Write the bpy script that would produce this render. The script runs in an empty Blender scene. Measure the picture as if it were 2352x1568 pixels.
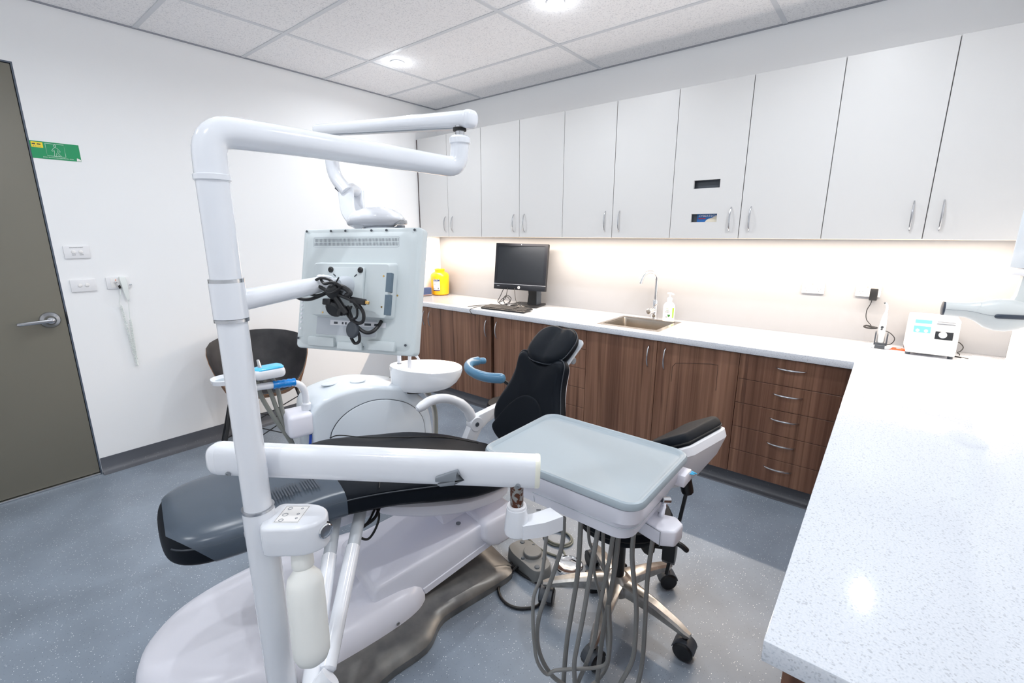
import bpy, bmesh, math, random
from mathutils import Vector as V, Matrix
random.seed(4)
S = bpy.context.scene
COL = S.collection
PI = math.pi

# ------------------------------------------------------------------ camera
cd = bpy.data.cameras.new('camera'); cam = bpy.data.objects.new('camera', cd); COL.objects.link(cam)
cd.sensor_width = 36; cd.lens = 36 * 1058.536 / 2352; cd.clip_start = .02
_a, _b, _r = -.6822, -.2286, .0005
fw = V((math.sin(_a) * math.cos(_b), math.cos(_a) * math.cos(_b), math.sin(_b)))
rt = V((math.cos(_a), -math.sin(_a), 0)); up = rt.cross(fw)
rt, up = rt * math.cos(_r) + up * math.sin(_r), up * math.cos(_r) - rt * math.sin(_r)
cam.matrix_world = Matrix((( rt.x, up.x, -fw.x, 3.8241), (rt.y, up.y, -fw.y, -3.4731), (rt.z, up.z, -fw.z, 1.5309), (0, 0, 0, 1)))
S.camera = cam

# ------------------------------------------------------------------ world, exposure
S.view_settings.view_transform = 'Standard'; S.view_settings.look = 'None'
S.view_settings.gamma = 1; S.view_settings.use_curve_mapping = False
S.view_settings.exposure = -1.05
S.cycles.diffuse_bounces = 8; S.cycles.max_bounces = 14
w = bpy.data.worlds.new('world'); S.world = w; w.use_nodes = True
w.node_tree.nodes['Background'].inputs[0].default_value = (.8, .9, 1, 1)
w.node_tree.nodes['Background'].inputs[1].default_value = .3
LAMP_W = 17          # each recessed ceiling lamp
STRIP_W = 138         # warm strip under the wall cabinets
LAMPS = [(.79, -1.08), (2.2, -1.1), (1.25, -2.75), (2.3, -2.7), (3.6, -2.6), (3.6, -1.1), (1.6, -3.95), (3.1, -3.95)]
RW, RD, RH = 4.365, -4.45, 2.762     # room width, depth, ceiling height

# ------------------------------------------------------------------ materials
def lin(c):
    return tuple((x / 12.92 if x <= .04045 else ((x + .055) / 1.055) ** 2.4) for x in (c[0] / 255, c[1] / 255, c[2] / 255)) + (1,)
def mat(name, c, rough=.5, metal=0, coat=0, emit=0, trans=0, spec=.5, bump=0, bscale=300, alpha=1):
    m = bpy.data.materials.new(name); m.use_nodes = True
    b = m.node_tree.nodes['Principled BSDF']; I = b.inputs
    I['Base Color'].default_value = lin(c); I['Roughness'].default_value = rough; I['Metallic'].default_value = metal
    I['Coat Weight'].default_value = coat; I['Transmission Weight'].default_value = trans; I['Specular IOR Level'].default_value = spec
    if emit: I['Emission Color'].default_value = lin(c); I['Emission Strength'].default_value = emit
    if alpha < 1: I['Alpha'].default_value = alpha
    if bump:
        N = m.node_tree.nodes; L = m.node_tree.links
        t = N.new('ShaderNodeTexCoord'); n = N.new('ShaderNodeTexNoise'); n.inputs['Scale'].default_value = bscale
        L.new(t.outputs['Object'], n.inputs['Vector'])
        bp = N.new('ShaderNodeBump'); bp.inputs['Strength'].default_value = bump; bp.inputs['Distance'].default_value = .002
        L.new(n.outputs['Fac'], bp.inputs['Height']); L.new(bp.outputs['Normal'], I['Normal'])
    return m
def nodes(m):
    N = m.node_tree.nodes; L = m.node_tree.links
    return N, L, N['Principled BSDF']
def ramp(N, L, src, stops):
    r = N.new('ShaderNodeValToRGB'); L.new(src, r.inputs['Fac'])
    e = r.color_ramp.elements
    while len(e) < len(stops): e.new(.5)
    for k, (p, c) in enumerate(stops): e[k].position = p; e[k].color = c if len(c) == 4 else lin(c)
    return r.outputs['Color']
def mixc(N, L, f, a, b, t='MIX'):
    x = N.new('ShaderNodeMix'); x.data_type = 'RGBA'; x.blend_type = t
    for s, v in ((x.inputs[0], f), (x.inputs[6], a), (x.inputs[7], b)):
        if isinstance(v, (int, float, tuple)): s.default_value = v
        else: L.new(v, s)
    return x.outputs[2]
def speckled(name, base, dens, rough, light=(245, 246, 248), dark=(48, 52, 60), sc=95, amount=.8):
    m = mat(name, base, rough); N, L, b = nodes(m)
    g = N.new('ShaderNodeNewGeometry')
    n = N.new('ShaderNodeTexNoise'); n.inputs['Scale'].default_value = 3.5; n.inputs['Detail'].default_value = 5; L.new(g.outputs['Position'], n.inputs['Vector'])
    bc = ramp(N, L, n.outputs['Fac'], [(.3, [x * .93 for x in base]), (.7, [min(255, x * 1.06) for x in base])])
    for k, (col, s) in enumerate(((dark, sc * 1.25), (light, sc))):
        v = N.new('ShaderNodeTexVoronoi'); v.inputs['Scale'].default_value = s
        L.new(g.outputs['Position'], v.inputs['Vector'])
        cut = N.new('ShaderNodeMath'); cut.operation = 'LESS_THAN'; L.new(v.outputs['Distance'], cut.inputs[0]); cut.inputs[1].default_value = .165 if k else .14
        sp = N.new('ShaderNodeSeparateColor'); L.new(v.outputs['Color'], sp.inputs[0])
        on = N.new('ShaderNodeMath'); on.operation = 'GREATER_THAN'; L.new(sp.outputs[0], on.inputs[0]); on.inputs[1].default_value = dens
        mu = N.new('ShaderNodeMath'); mu.operation = 'MULTIPLY'; L.new(cut.outputs[0], mu.inputs[0]); L.new(on.outputs[0], mu.inputs[1])
        m2 = N.new('ShaderNodeMath'); m2.operation = 'MULTIPLY'; L.new(mu.outputs[0], m2.inputs[0]); m2.inputs[1].default_value = amount
        bc = mixc(N, L, m2.outputs[0], bc, lin(col))
    L.new(bc, b.inputs['Base Color'])
    return m
def walnut():
    m = mat('walnut_laminate', (100, 70, 56), .42, spec=.35); N, L, b = nodes(m)
    g = N.new('ShaderNodeNewGeometry')
    def nz(sx, sz, det, off=0, dist=0):
        mp = N.new('ShaderNodeMapping'); mp.inputs['Scale'].default_value = (sx, sx, sz); mp.inputs['Location'].default_value = (off, off, off)
        L.new(g.outputs['Position'], mp.inputs['Vector'])
        n = N.new('ShaderNodeTexNoise'); n.inputs['Scale'].default_value = 1; n.inputs['Detail'].default_value = det; n.inputs['Distortion'].default_value = dist
        L.new(mp.outputs[0], n.inputs['Vector']); return n.outputs['Fac']
    broad = ramp(N, L, nz(9, .35, 2, 3.1), [(.3, (112, 80, 64)), (.46, (128, 93, 76)), (.56, (142, 106, 86)), (.7, (122, 88, 71))])
    fine = ramp(N, L, nz(70, 1.1, 4, 0, .5), [(.32, (190, 180, 174)), (.5, (232, 229, 226)), (.66, (255, 255, 255))])
    c = mixc(N, L, .8, broad, fine, 'MULTIPLY')
    dark = ramp(N, L, nz(32, .8, 3, 7.7, .8), [(.31, (110, 90, 80)), (.40, (255, 255, 255)), (1, (255, 255, 255))])
    c = mixc(N, L, .55, c, dark, 'MULTIPLY')
    lite = ramp(N, L, nz(24, .5, 2, 1.3, .4), [(.6, (0, 0, 0)), (.72, (64, 50, 40))])
    c = mixc(N, L, .8, c, lite, 'ADD')
    L.new(c, b.inputs['Base Color'])
    return m
def quartz():
    m = mat('white_quartz', (226, 227, 230), .07, spec=.5); N, L, b = nodes(m)
    g = N.new('ShaderNodeNewGeometry')
    n = N.new('ShaderNodeTexNoise'); n.inputs['Scale'].default_value = 260; n.inputs['Detail'].default_value = 3; L.new(g.outputs['Position'], n.inputs['Vector'])
    c = ramp(N, L, n.outputs['Fac'], [(.3, (190, 196, 205)), (.42, (207, 212, 220)), (.6, (214, 218, 225))])
    v = N.new('ShaderNodeTexVoronoi'); v.inputs['Scale'].default_value = 320; L.new(g.outputs['Position'], v.inputs['Vector'])
    sp = N.new('ShaderNodeSeparateColor'); L.new(v.outputs['Color'], sp.inputs[0])
    on = N.new('ShaderNodeMath'); on.operation = 'GREATER_THAN'; L.new(sp.outputs[1], on.inputs[0]); on.inputs[1].default_value = .93
    mu = N.new('ShaderNodeMath'); mu.operation = 'MULTIPLY'; L.new(on.outputs[0], mu.inputs[0]); mu.inputs[1].default_value = .3
    L.new(mixc(N, L, mu.outputs[0], c, lin((120, 124, 134))), b.inputs['Base Color'])
    return m
def pitted():
    m = mat('mineral_fibre', (236, 236, 238), .9, spec=.1); N, L, b = nodes(m)
    g = N.new('ShaderNodeNewGeometry')
    n = N.new('ShaderNodeTexNoise'); n.inputs['Scale'].default_value = 130; n.inputs['Detail'].default_value = 4; L.new(g.outputs['Position'], n.inputs['Vector'])
    L.new(ramp(N, L, n.outputs['Fac'], [(.34, (212, 213, 216)), (.45, (236, 236, 238)), (.7, (240, 240, 241))]), b.inputs['Base Color'])
    return m
def mottled(name, c1, c2, sc, rough, metal=0, r2=None, detail=6, lo=.35, hi=.65):
    m = mat(name, c1, rough, metal); N, L, b = nodes(m)
    g = N.new('ShaderNodeNewGeometry')
    n = N.new('ShaderNodeTexNoise'); n.inputs['Scale'].default_value = sc; n.inputs['Detail'].default_value = detail; L.new(g.outputs['Position'], n.inputs['Vector'])
    L.new(ramp(N, L, n.outputs['Fac'], [(lo, c1), (hi, c2)]), b.inputs['Base Color'])
    return m
M = dict(
    wall=mat('wall_paint', (244, 245, 246), .75, spec=.2), splash=mat('splashback_toned_down', (144, 146, 150), .35, spec=.35),  # splash: wall white darkened in the colour to offset strip-light glare
    tile=pitted(), grid=mat('grid_steel', (205, 208, 213), .5), angle=mat('wall_angle_grey', (150, 153, 160), .6),
    floor=speckled('speckled_vinyl', (132, 143, 156), .56, .36, sc=112), skirt=speckled('cove_vinyl', (88, 91, 98), .8, .4, light=(190, 192, 196), amount=.45),
    door=mat('olive_door', (118, 115, 104), .45, bump=.02, bscale=900), gap=mat('shadow_gap', (30, 33, 38), .8),
    frame=mat('door_frame_grey', (82, 92, 106), .5), alu=mat('brushed_aluminium', (205, 207, 210), .28, 1),
    steel=mat('satin_steel', (190, 192, 196), .24, 1), chrome=mat('chrome', (225, 226, 228), .08, 1), sink=mat('sink_steel', (182, 174, 164), .26, 1),
    cab=mat('cabinet_white', (207, 207, 207), .38, spec=.4), carc=mat('cabinet_inside', (206, 205, 203), .6), wood=walnut(), quartz=quartz(),
    white=mat('white_enamel', (228, 231, 237), .16, coat=.3), plas=mat('white_plastic', (232, 233, 238), .3), lav=mat('chair_white', (234, 234, 243), .28),
    unit=mat('unit_white', (216, 224, 231), .16, coat=.3), cer=mat('ceramic_white', (240, 243, 247), .07, coat=.5),
    mon=mat('monitor_grey_white', (204, 212, 214), .42), lgrey=mat('light_grey_plastic', (188, 194, 201), .4), mgrey=mat('mid_grey_plastic', (128, 134, 141), .45),
    dgrey=mat('dark_grey_plastic', (62, 68, 76), .45), black=mat('black_plastic', (24, 25, 28), .38), rubber=mat('black_rubber', (18, 18, 20), .6),
    leather=mat('black_leatherette', (18, 23, 30), .5, spec=.1, bump=.06, bscale=700), seam=mat('seam_black', (10, 11, 13), .6), piping=mat('seam_piping', (40, 46, 54), .4),
    film=mat('clear_grey_film', (84, 96, 110), .27, spec=.6, alpha=.72), hide=mottled('worn_black_leather', (34, 34, 37), (62, 60, 62), 7, .5), ply=mottled('walnut_ply', (112, 76, 46), (150, 104, 66), 14, .45),
    tray=mat('grey_silicone', (154, 166, 174), .36), hose=mat('grey_hose', (128, 128, 126), .45), hose2=mat('olive_hose', (134, 136, 130), .5),
    plate=mottled('worn_cast_metal', (104, 104, 104), (136, 134, 130), 9, .38, .55), rust=mottled('rusty_steel', (150, 150, 148), (86, 48, 30), 95, .45, .4, lo=.46, hi=.52),
    bottle=mat('frosted_bottle', (238, 239, 235), .45), cast=mottled('cast_aluminium', (206, 202, 197), (172, 167, 160), 30, .28, .85),
    blue=mat('blue_wrap_film', (20, 132, 214), .18, spec=.7, bump=.5, bscale=70), cyan=mat('cyan_barrier_film', (70, 188, 236), .18, spec=.7, bump=.6, bscale=60), grip=mat('blue_grip_pad', (74, 120, 152), .28),
    glass=mat('lens_plastic', (235, 238, 240), .05, trans=.9), yellow=mat('yellow_plastic', (240, 168, 0), .32), paper=mat('white_paper', (240, 238, 236), .6), navy=mat('navy_print', (40, 62, 112), .5), navy2=mat('navy_box', (52, 68, 104), .5),
    tan=mat('tan_print', (196, 150, 120), .6), red=mat('red_print', (190, 40, 44), .5), screen=mat('black_screen', (30, 34, 40), .3), bezel=mat('black_bezel', (26, 28, 34), .3), key=mat('key_black', (46, 46, 48), .5), orange=mat('orange_plastic', (240, 92, 40), .35),
    green=mat('sign_green', (0, 148, 92), .45), syel=mat('sign_yellow', (246, 220, 40), .45), ink=mat('ink_dark', (60, 66, 76), .6), inkg=mat('ink_grey', (130, 134, 142), .6), swhite=mat('sign_white', (226, 240, 234), .5),
    lime=mat('lime_print', (126, 196, 48), .4), dkgreen=mat('dark_green_print', (50, 122, 44), .4), teal=mat('teal_print', (110, 206, 210), .4), lteal=mat('pale_cyan_print', (206, 238, 246), .4), soap=mat('soap_bottle_white', (240, 240, 240), .25),
    gold=mat('gold_contact', (214, 176, 110), .25, 1), dome=mat('off_white_cap', (236, 236, 222), .3), xray=mat('warm_grey_plastic', (205, 210, 210), .35), xdark=mat('slate_insert', (48, 58, 72), .3),
    dial=mat('dial_glass', (150, 160, 172), .1, .6), lens=mat('lamp_lens', (255, 252, 246), .4, emit=14), strip=mat('strip_diffuser', (255, 226, 190), .5, emit=3), pdl=mat('pedal_grey', (118, 120, 120), .5), pdk=mat('pedal_side_grey', (84, 92, 100), .5),
    slate=mat('slate_grille', (96, 114, 128), .5), darkedge=mat('dark_brown_edge', (58, 44, 40), .6), socket=mat('socket_white', (236, 236, 238), .3), lips=mat('cream_print', (222, 214, 196), .5), bprint=mat('cyan_blue_print', (24, 98, 168), .4), teal2=mat('teal_edge', (30, 92, 84), .4), cable=mat('black_cable', (20, 20, 23), .45), wire=mat('grey_cable', (120, 122, 112), .4), coil=mat('white_cable', (230, 235, 233), .4), bluecable=mat('blue_cable', (30, 70, 170), .4))

# ------------------------------------------------------------------ geometry helpers: a geo is (verts, faces)
def tf(Mx, vs): return [Mx @ V(v) for v in vs]
def frame(o, x, y, z=None):
    x = V(x).normalized(); y = V(y); z = V(z).normalized() if z is not None else x.cross(y).normalized(); y = z.cross(x).normalized()
    return Matrix(((x.x, y.x, z.x, o[0]), (x.y, y.y, z.y, o[1]), (x.z, y.z, z.z, o[2]), (0, 0, 0, 1)))
I4 = Matrix.Identity(4)
def join(*gs):
    vs, fs = [], []
    for g in gs:
        o = len(vs); vs += [V(p) for p in g[0]]; fs += [[i + o for i in f] for f in g[1]]
    return vs, fs
def bev(g, b, seg=2, ang=25):
    bm = bmesh.new(); bv = [bm.verts.new(p) for p in g[0]]
    for f in g[1]:
        try: bm.faces.new([bv[i] for i in f])
        except ValueError: pass
    bm.normal_update()
    es = [e for e in bm.edges if len(e.link_faces) == 2 and e.calc_face_angle() > math.radians(ang)]
    bmesh.ops.bevel(bm, geom=es, offset=b, segments=seg, profile=.5, affect='EDGES', clamp_overlap=True)
    bm.verts.index_update()
    r = ([v.co.copy() for v in bm.verts], [[v.index for v in f.verts] for f in bm.faces]); bm.free(); return r
def box(x0, x1, y0, y1, z0, z1, b=0, seg=2, Mx=I4):
    vs = [(x, y, z) for z in (z0, z1) for y in (y0, y1) for x in (x0, x1)]
    fs = [[0, 2, 3, 1], [4, 5, 7, 6], [0, 1, 5, 4], [2, 6, 7, 3], [0, 4, 6, 2], [1, 3, 7, 5]]
    g = (tf(Mx, vs), fs)
    return bev(g, b, seg) if b else g
def prism(poly, h0, h1, Mx=I4, b=0, seg=2, ang=40):
    n = len(poly)
    vs = [(p[0], p[1], h0) for p in poly] + [(p[0], p[1], h1) for p in poly]
    fs = [list(range(n))[::-1], list(range(n, 2 * n))] + [[i, (i + 1) % n, n + (i + 1) % n, n + i] for i in range(n)]
    g = (tf(Mx, vs), fs)
    return bev(g, b, seg, ang) if b else g
def rpoly(x0, x1, y0, y1, r, n=5):
    out = []
    for cx, cy, a in ((x1 - r, y1 - r, 0), (x0 + r, y1 - r, 90), (x0 + r, y0 + r, 180), (x1 - r, y0 + r, 270)):
        for k in range(n + 1):
            t = math.radians(a + 90 * k / n); out.append((cx + r * math.cos(t), cy + r * math.sin(t)))
    return out
def ell(rx, ry, n=28, cx=0, cy=0, p=2):
    out = []
    for k in range(n):
        t = 2 * PI * k / n; c, s = math.cos(t), math.sin(t)
        out.append((cx + rx * math.copysign(abs(c) ** (2 / p), c), cy + ry * math.copysign(abs(s) ** (2 / p), s)))
    return out
def cr(pts, n=6, closed=False):
    P = [V(p) for p in pts]; out = []; m = len(P); dim = len(P[0])
    rng = m if closed else m - 1
    for i in range(rng):
        if closed: p0, p1, p2, p3 = P[i - 1], P[i], P[(i + 1) % m], P[(i + 2) % m]
        else:
            p1, p2 = P[i], P[i + 1]; p0 = P[i - 1] if i else p1 * 2 - p2; p3 = P[i + 2] if i + 2 < m else p2 * 2 - p1
        for k in range(n):
            t = k / n
            out.append(.5 * (2 * p1 + (p2 - p0) * t + (2 * p0 - 5 * p1 + 4 * p2 - p3) * t * t + (3 * p1 - p0 - 3 * p2 + p3) * t ** 3))
    if not closed: out.append(P[-1].copy())
    return out
def fillet(pts, r, n=6):
    P = [V(p) for p in pts]; out = [P[0]]
    for i in range(1, len(P) - 1):
        a, b = (P[i - 1] - P[i]), (P[i + 1] - P[i]); d = min(r, a.length * .49, b.length * .49)
        A, B = P[i] + a.normalized() * d, P[i] + b.normalized() * d
        for k in range(n + 1):
            t = k / n; out.append(A * (1 - t) ** 2 + P[i] * 2 * t * (1 - t) + B * t * t)
    return out + [P[-1]]
def tube(pts, r, n=10, closed=False, dome=0, sx=1):
    P = [V(p) for p in pts]; m = len(P); R = r if isinstance(r, (list, tuple)) else [r] * m
    T = []
    for i in range(m):
        a = P[(i + 1) % m] - P[i] if (closed or i < m - 1) else P[i] - P[i - 1]
        b = P[i] - P[i - 1] if (closed or i > 0) else a
        t = a.normalized() + b.normalized(); T.append(t.normalized() if t.length > 1e-6 else a.normalized())
    q = V((0, 0, 1)) if abs(T[0].z) < .9 else V((1, 0, 0))
    nx = (q - T[0] * q.dot(T[0])).normalized()
    rings = []
    def ring(c, t, nx, rr):
        ny = t.cross(nx)
        return [c + (nx * math.cos(2 * PI * k / n) + ny * (sx * math.sin(2 * PI * k / n))) * rr for k in range(n)]
    first = None
    for i in range(m):
        nx = (nx - T[i] * nx.dot(T[i])).normalized()
        if i == 0 and dome and not closed:
            for k in (2, 1): a = PI / 2 * k / 2.4; rings.append(ring(P[0] - T[0] * R[0] * dome * math.sin(a), T[0], nx, R[0] * math.cos(a)))
        rings.append(ring(P[i], T[i], nx, R[i]))
        if i == m - 1 and dome and not closed:
            for k in (1, 2): a = PI / 2 * k / 2.4; rings.append(ring(P[i] + T[i] * R[i] * dome * math.sin(a), T[i], nx, R[i] * math.cos(a)))
    return loft(rings, not closed, not closed, closed)
def loft(rings, cap0=True, cap1=True, wrap=False):
    n = len(rings[0]); vs = [p for r in rings for p in r]; fs = []
    m = len(rings)
    for i in range(m if wrap else m - 1):
        j = (i + 1) % m
        for k in range(n): fs.append([i * n + k, i * n + (k + 1) % n, j * n + (k + 1) % n, j * n + k])
    if cap0: fs.append(list(range(n))[::-1])
    if cap1: fs.append([(m - 1) * n + k for k in range(n)])
    return vs, fs
def lathe(prof, n=24, Mx=I4, sx=1, sy=1):
    rings = [[Mx @ V((max(r, 1e-4) * sx * math.cos(2 * PI * k / n), max(r, 1e-4) * sy * math.sin(2 * PI * k / n), z)) for k in range(n)] for r, z in prof]
    return loft(rings)
def cyl(a, b, r, n=14, bv=0):
    a, b = V(a), V(b); d = (b - a); h = d.length
    q = V((0, 0, 1)) if abs(d.normalized().z) < .9 else V((1, 0, 0))
    Mx = frame(a, q.cross(d), q, d)
    p = [(r, 0), (r, h)] if not bv else [(r - bv, 0), (r, bv), (r, h - bv), (r - bv, h)]
    return lathe(p, n, Mx)
def pillow(out, th, edge, Mx=I4, crown=0, flat=False, k=5, inner=(.82, .6, .35, .12), bend=None):
    """padded shape: closed outline, rounded rim, crowned face on +z; z runs 0..th"""
    c = V((sum(p[0] for p in out) / len(out), sum(p[1] for p in out) / len(out)))
    def ins(d, s=1):
        r = []
        for p in out:
            q = V((p[0], p[1])) - c; l = q.length; r.append(c + q * max(0, (l - d) / l) * s)
        return r
    rings = []
    lo = [(edge * .5, 0), (0, th * .35)] if flat else [(edge * (1 - math.cos(a)), th / 2 - th / 2 * math.sin(a)) for a in [PI / 2 * (k - i) / k for i in range(k)]]
    for d, z in lo: rings.append([V((p[0], p[1], z)) for p in ins(d)])
    for i in range(k + 1):
        a = PI / 2 * i / k; h = th / 2 if not flat else th * .6
        rings.append([V((p[0], p[1], (th - h) + h * math.sin(a))) for p in ins(edge * (1 - math.cos(a)))])
    for s in inner: rings.append([V((p[0], p[1], th + crown * (1 - s * s))) for p in ins(edge, s)])
    if bend: rings = [[bend(p) for p in r] for r in rings]
    g = loft(rings)
    return tf(Mx, g[0]), g[1]
def cells(xs, ys, hole, z0, z1, Mx=I4):
    """flat plate with rectangular openings"""
    nx, ny = len(xs) - 1, len(ys) - 1; vs, fs = [], []; ix = {}
    def vid(i, j, k):
        if (i, j, k) not in ix: ix[(i, j, k)] = len(vs); vs.append((xs[i], ys[j], (z0, z1)[k]))
        return ix[(i, j, k)]
    solid = lambda i, j: 0 <= i < nx and 0 <= j < ny and (i, j) not in hole
    for i in range(nx):
        for j in range(ny):
            if not solid(i, j): continue
            fs.append([vid(i, j, 1), vid(i + 1, j, 1), vid(i + 1, j + 1, 1), vid(i, j + 1, 1)])
            fs.append([vid(i, j, 0), vid(i, j + 1, 0), vid(i + 1, j + 1, 0), vid(i + 1, j, 0)])
            for di, dj, a, b in ((-1, 0, (i, j + 1), (i, j)), (1, 0, (i + 1, j), (i + 1, j + 1)), (0, -1, (i, j), (i + 1, j)), (0, 1, (i + 1, j + 1), (i, j + 1))):
                if not solid(i + di, j + dj): fs.append([vid(*a, 0), vid(*b, 0), vid(*b, 1), vid(*a, 1)])
    return tf(Mx, vs), fs

# ------------------------------------------------------------------ objects
ORG = {}
def link(o): COL.objects.link(o); return o
def thing(name, label, cat, loc=(0, 0, 0), group=None):
    o = link(bpy.data.objects.new(name, None)); o.empty_display_size = .05; o.location = loc; ORG[o] = V(loc)
    o['label'] = label; o['category'] = cat
    if group: o['group'] = group
    return o
def mesh(name, g, m, smooth=30):
    me = bpy.data.meshes.new(name); me.from_pydata([tuple(p) for p in g[0]], [], g[1]); me.validate()
    bm = bmesh.new(); bm.from_mesh(me); bmesh.ops.recalc_face_normals(bm, faces=bm.faces); bm.to_mesh(me); bm.free()
    me.materials.append(M[m] if isinstance(m, str) else m)
    if smooth:
        me.polygons.foreach_set('use_smooth', [True] * len(me.polygons)); me.set_sharp_from_angle(angle=math.radians(smooth))
    return me
def ob(name, g, m, par=None, label=None, kind=None, org=None, smooth=32):
    o0 = ORG[par] if par else V(org or (0, 0, 0))
    o = link(bpy.data.objects.new(name, mesh(name, ([V(p) - o0 for p in g[0]], g[1]), m, smooth)))
    ORG[o] = o0
    if par: o.parent = par
    else: o.location = o0
    if label: o['label'] = label
    if kind: o['kind'] = kind
    return o
def single(name, g, m, label, cat, org, group=None):
    o = ob(name, g, m, org=org, label=label); o['category'] = cat
    if group: o['group'] = group
    return o
def text(name, s, size, o, x, y, m, par, width=None, align='CENTER', depth=.0004):
    cu = bpy.data.curves.new(name, 'FONT'); cu.body = s; cu.size = size; cu.align_x = align; cu.align_y = 'CENTER'; cu.extrude = depth; cu.resolution_u = 2
    t = link(bpy.data.objects.new(name, cu)); bpy.context.view_layer.update()
    me = bpy.data.meshes.new_from_object(t); d = t.dimensions.x; bpy.data.objects.remove(t); bpy.data.curves.remove(cu)
    Mx = frame(o, x, y); k = width / d if width and d else 1
    me.transform(Matrix.Translation(-ORG[par]) @ Mx @ Matrix.Diagonal((k, k if k < 1 else 1, 1, 1)))
    me.materials.clear(); me.materials.append(M[m])
    ob_ = link(bpy.data.objects.new(name, me)); ob_.parent = par; ORG[ob_] = ORG[par]
    return ob_
def structure(name, g, m, par=None, smooth=32):
    return ob(name, g, m, par, kind='structure', smooth=smooth)
def bow_handle(par, a, b, out, m='steel', r=.0042, h=.026):
    """arched bar handle from a to b standing off along out"""
    a, b, out = V(a), V(b), V(out); L = b - a
    pts = [a, a + out * h * .55 + L * .1, a + out * h * .9 + L * .3, a + out * h + L * .5, b + out * h * .9 - L * .3, b + out * h * .55 - L * .1, b]
    p = cr(pts, 4); n = len(p)
    return ob('handle', tube(p, [r * (.75 + .5 * math.sin(PI * i / (n - 1))) for i in range(n)], 8, dome=.5), m, par)

# ================================================================== ROOM
def smear(name, o, x, y, w, h, m, par, n=5, sd=1):
    """a row of tiny word-like marks for print too small to read"""
    rnd = random.Random(sd); Mx = frame(o, x, y); gs = []; q = -w / 2; unit = w / (n * 1.0)
    for k in range(n):
        l = unit * rnd.uniform(.6, .85); gs.append(box(q, q + l, -h / 2, h / 2, 0, .0004, Mx=Mx)); q += unit
    return ob(name, join(*gs), m, par, kind='stuff')
structure('floor', box(0, RW, RD, 0, -.06, 0), 'floor')
dy0, dy1, dh = -3.965, -3.04, 2.425
structure('wall_left', join(box(-.1, 0, dy1 + .008, .1, 0, 2.9), box(-.1, 0, RD - .1, dy0 - .008, 0, 2.9), box(-.1, 0, dy0 - .008, dy1 + .008, dh + .008, 2.9)), 'wall')
structure('wall_back', box(0, RW, 0, .1, 0, 2.9), 'wall')
structure('trim_1', box(0.001, RW - .001, -.006, 0, .9005, 1.504), 'splash')  # splashback, coloured darker than its true white against the strip light
structure('wall_right', box(RW, RW + .1, RD - .1, .1, 0, 2.9), 'wall')
structure('wall_front', box(-.1, RW + .1, RD - .1, RD, 0, 2.9), 'wall')
structure('trim_2', join(box(-.06, -.0005, dy1, dy1 + .008, 0, dh + .008), box(-.06, -.0005, dy0 - .008, dy0, 0, dh + .008), box(-.06, -.0005, dy0, dy1, dh, dh + .008)), 'frame')
# door
dr = structure('door_1', box(-.045, -.002, dy0 + .003, dy1 - .003, .016, dh - .004, .002), 'door')
ob('threshold', box(-.05, .012, dy0, dy1, 0, .012, .003), 'alu', dr)
ro = ob('handle_rose', lathe([(.048, 0), (.048, .004), (.043, .012), (.03, .02), (.022, .034), (.019, .05), (.0, .052)], 26, frame((-.002, -3.112, 1.035), (0, 1, 0), (0, 0, 1))), 'steel', dr)
ob('lever', tube(cr([(.05, -3.105, 1.034), (.052, -3.13, 1.034), (.053, -3.18, 1.033), (.053, -3.235, 1.031), (.045, -3.25, 1.03)], 4), [.012] * 3 + [.011] * 6 + [.0105] * 7 + [.008], 10, dome=.6), 'steel', ro)
ob('lock_cylinder', join(lathe([(.011, 0), (.011, .004), (.007, .0045)], 16, frame((.054, -3.105, 1.034), (0, 1, 0), (0, 0, 1)))), 'chrome', ro)
ob('strike_plate', box(-.03, .002, dy1 + .0005, dy1 + .006, 1.0, 1.075, .001), 'black', dr)
# ceiling
ce = structure('ceiling', box(0, RW, RD, 0, RH + .06, RH + .12), 'tile')
gx = [0, .648, 1.886, 3.126, RW]; gy = [0, -.6, -1.217, -1.838, -2.458, -3.078, -3.698, -4.318, RD]
hw = .013
for i in range(len(gx) - 1):
    for j in range(len(gy) - 1):
        ob('ceiling_tile', box(gx[i] + hw, gx[i + 1] - hw, gy[j + 1] + hw, gy[j] - hw, RH + .003, RH + .018), 'tile', ce)
for x in gx[1:-1]: ob('grid_bar', box(x - hw, x + hw, RD, 0, RH - .001, RH + .03), 'grid', ce)
for y in gy[1:-1]:
    for i in range(len(gx) - 1): ob('grid_bar', box(gx[i] + hw, gx[i + 1] - hw, y - hw, y + hw, RH - .0005, RH + .03), 'grid', ce)
ob('wall_angle', join(box(0, .016, RD, 0, RH - .003, RH + .02), box(.016, RW, -.016, 0, RH - .003, RH + .02), box(RW - .016, RW, RD, -.016, RH - .003, RH + .02)), 'angle', ce)
# vinyl skirting with cove
def cove(p0, p1, inn, name):
    p0, p1, inn = V(p0), V(p1), V(inn)
    prof = [(0, 0.0005), (0, .105), (.004, .105), (.005, .045), (.012, .022), (.024, .009), (.045, .003), (.05, .0005)]
    rings = [[p + inn * a + V((0, 0, b)) for a, b in prof] for p in (p0, p1)]
    return structure(name, loft(rings), 'skirt')
cove((0, dy1 + .01, 0), (0, -.54, 0), (1, 0, 0), 'baseboard_left')
cove((.03, -.545, 0), (3.82, -.545, 0), (0, -1, 0), 'baseboard_back')
cove((3.82, -.55, 0), (3.82, -2.7, 0), (-1, 0, 0), 'baseboard_right')

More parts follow.
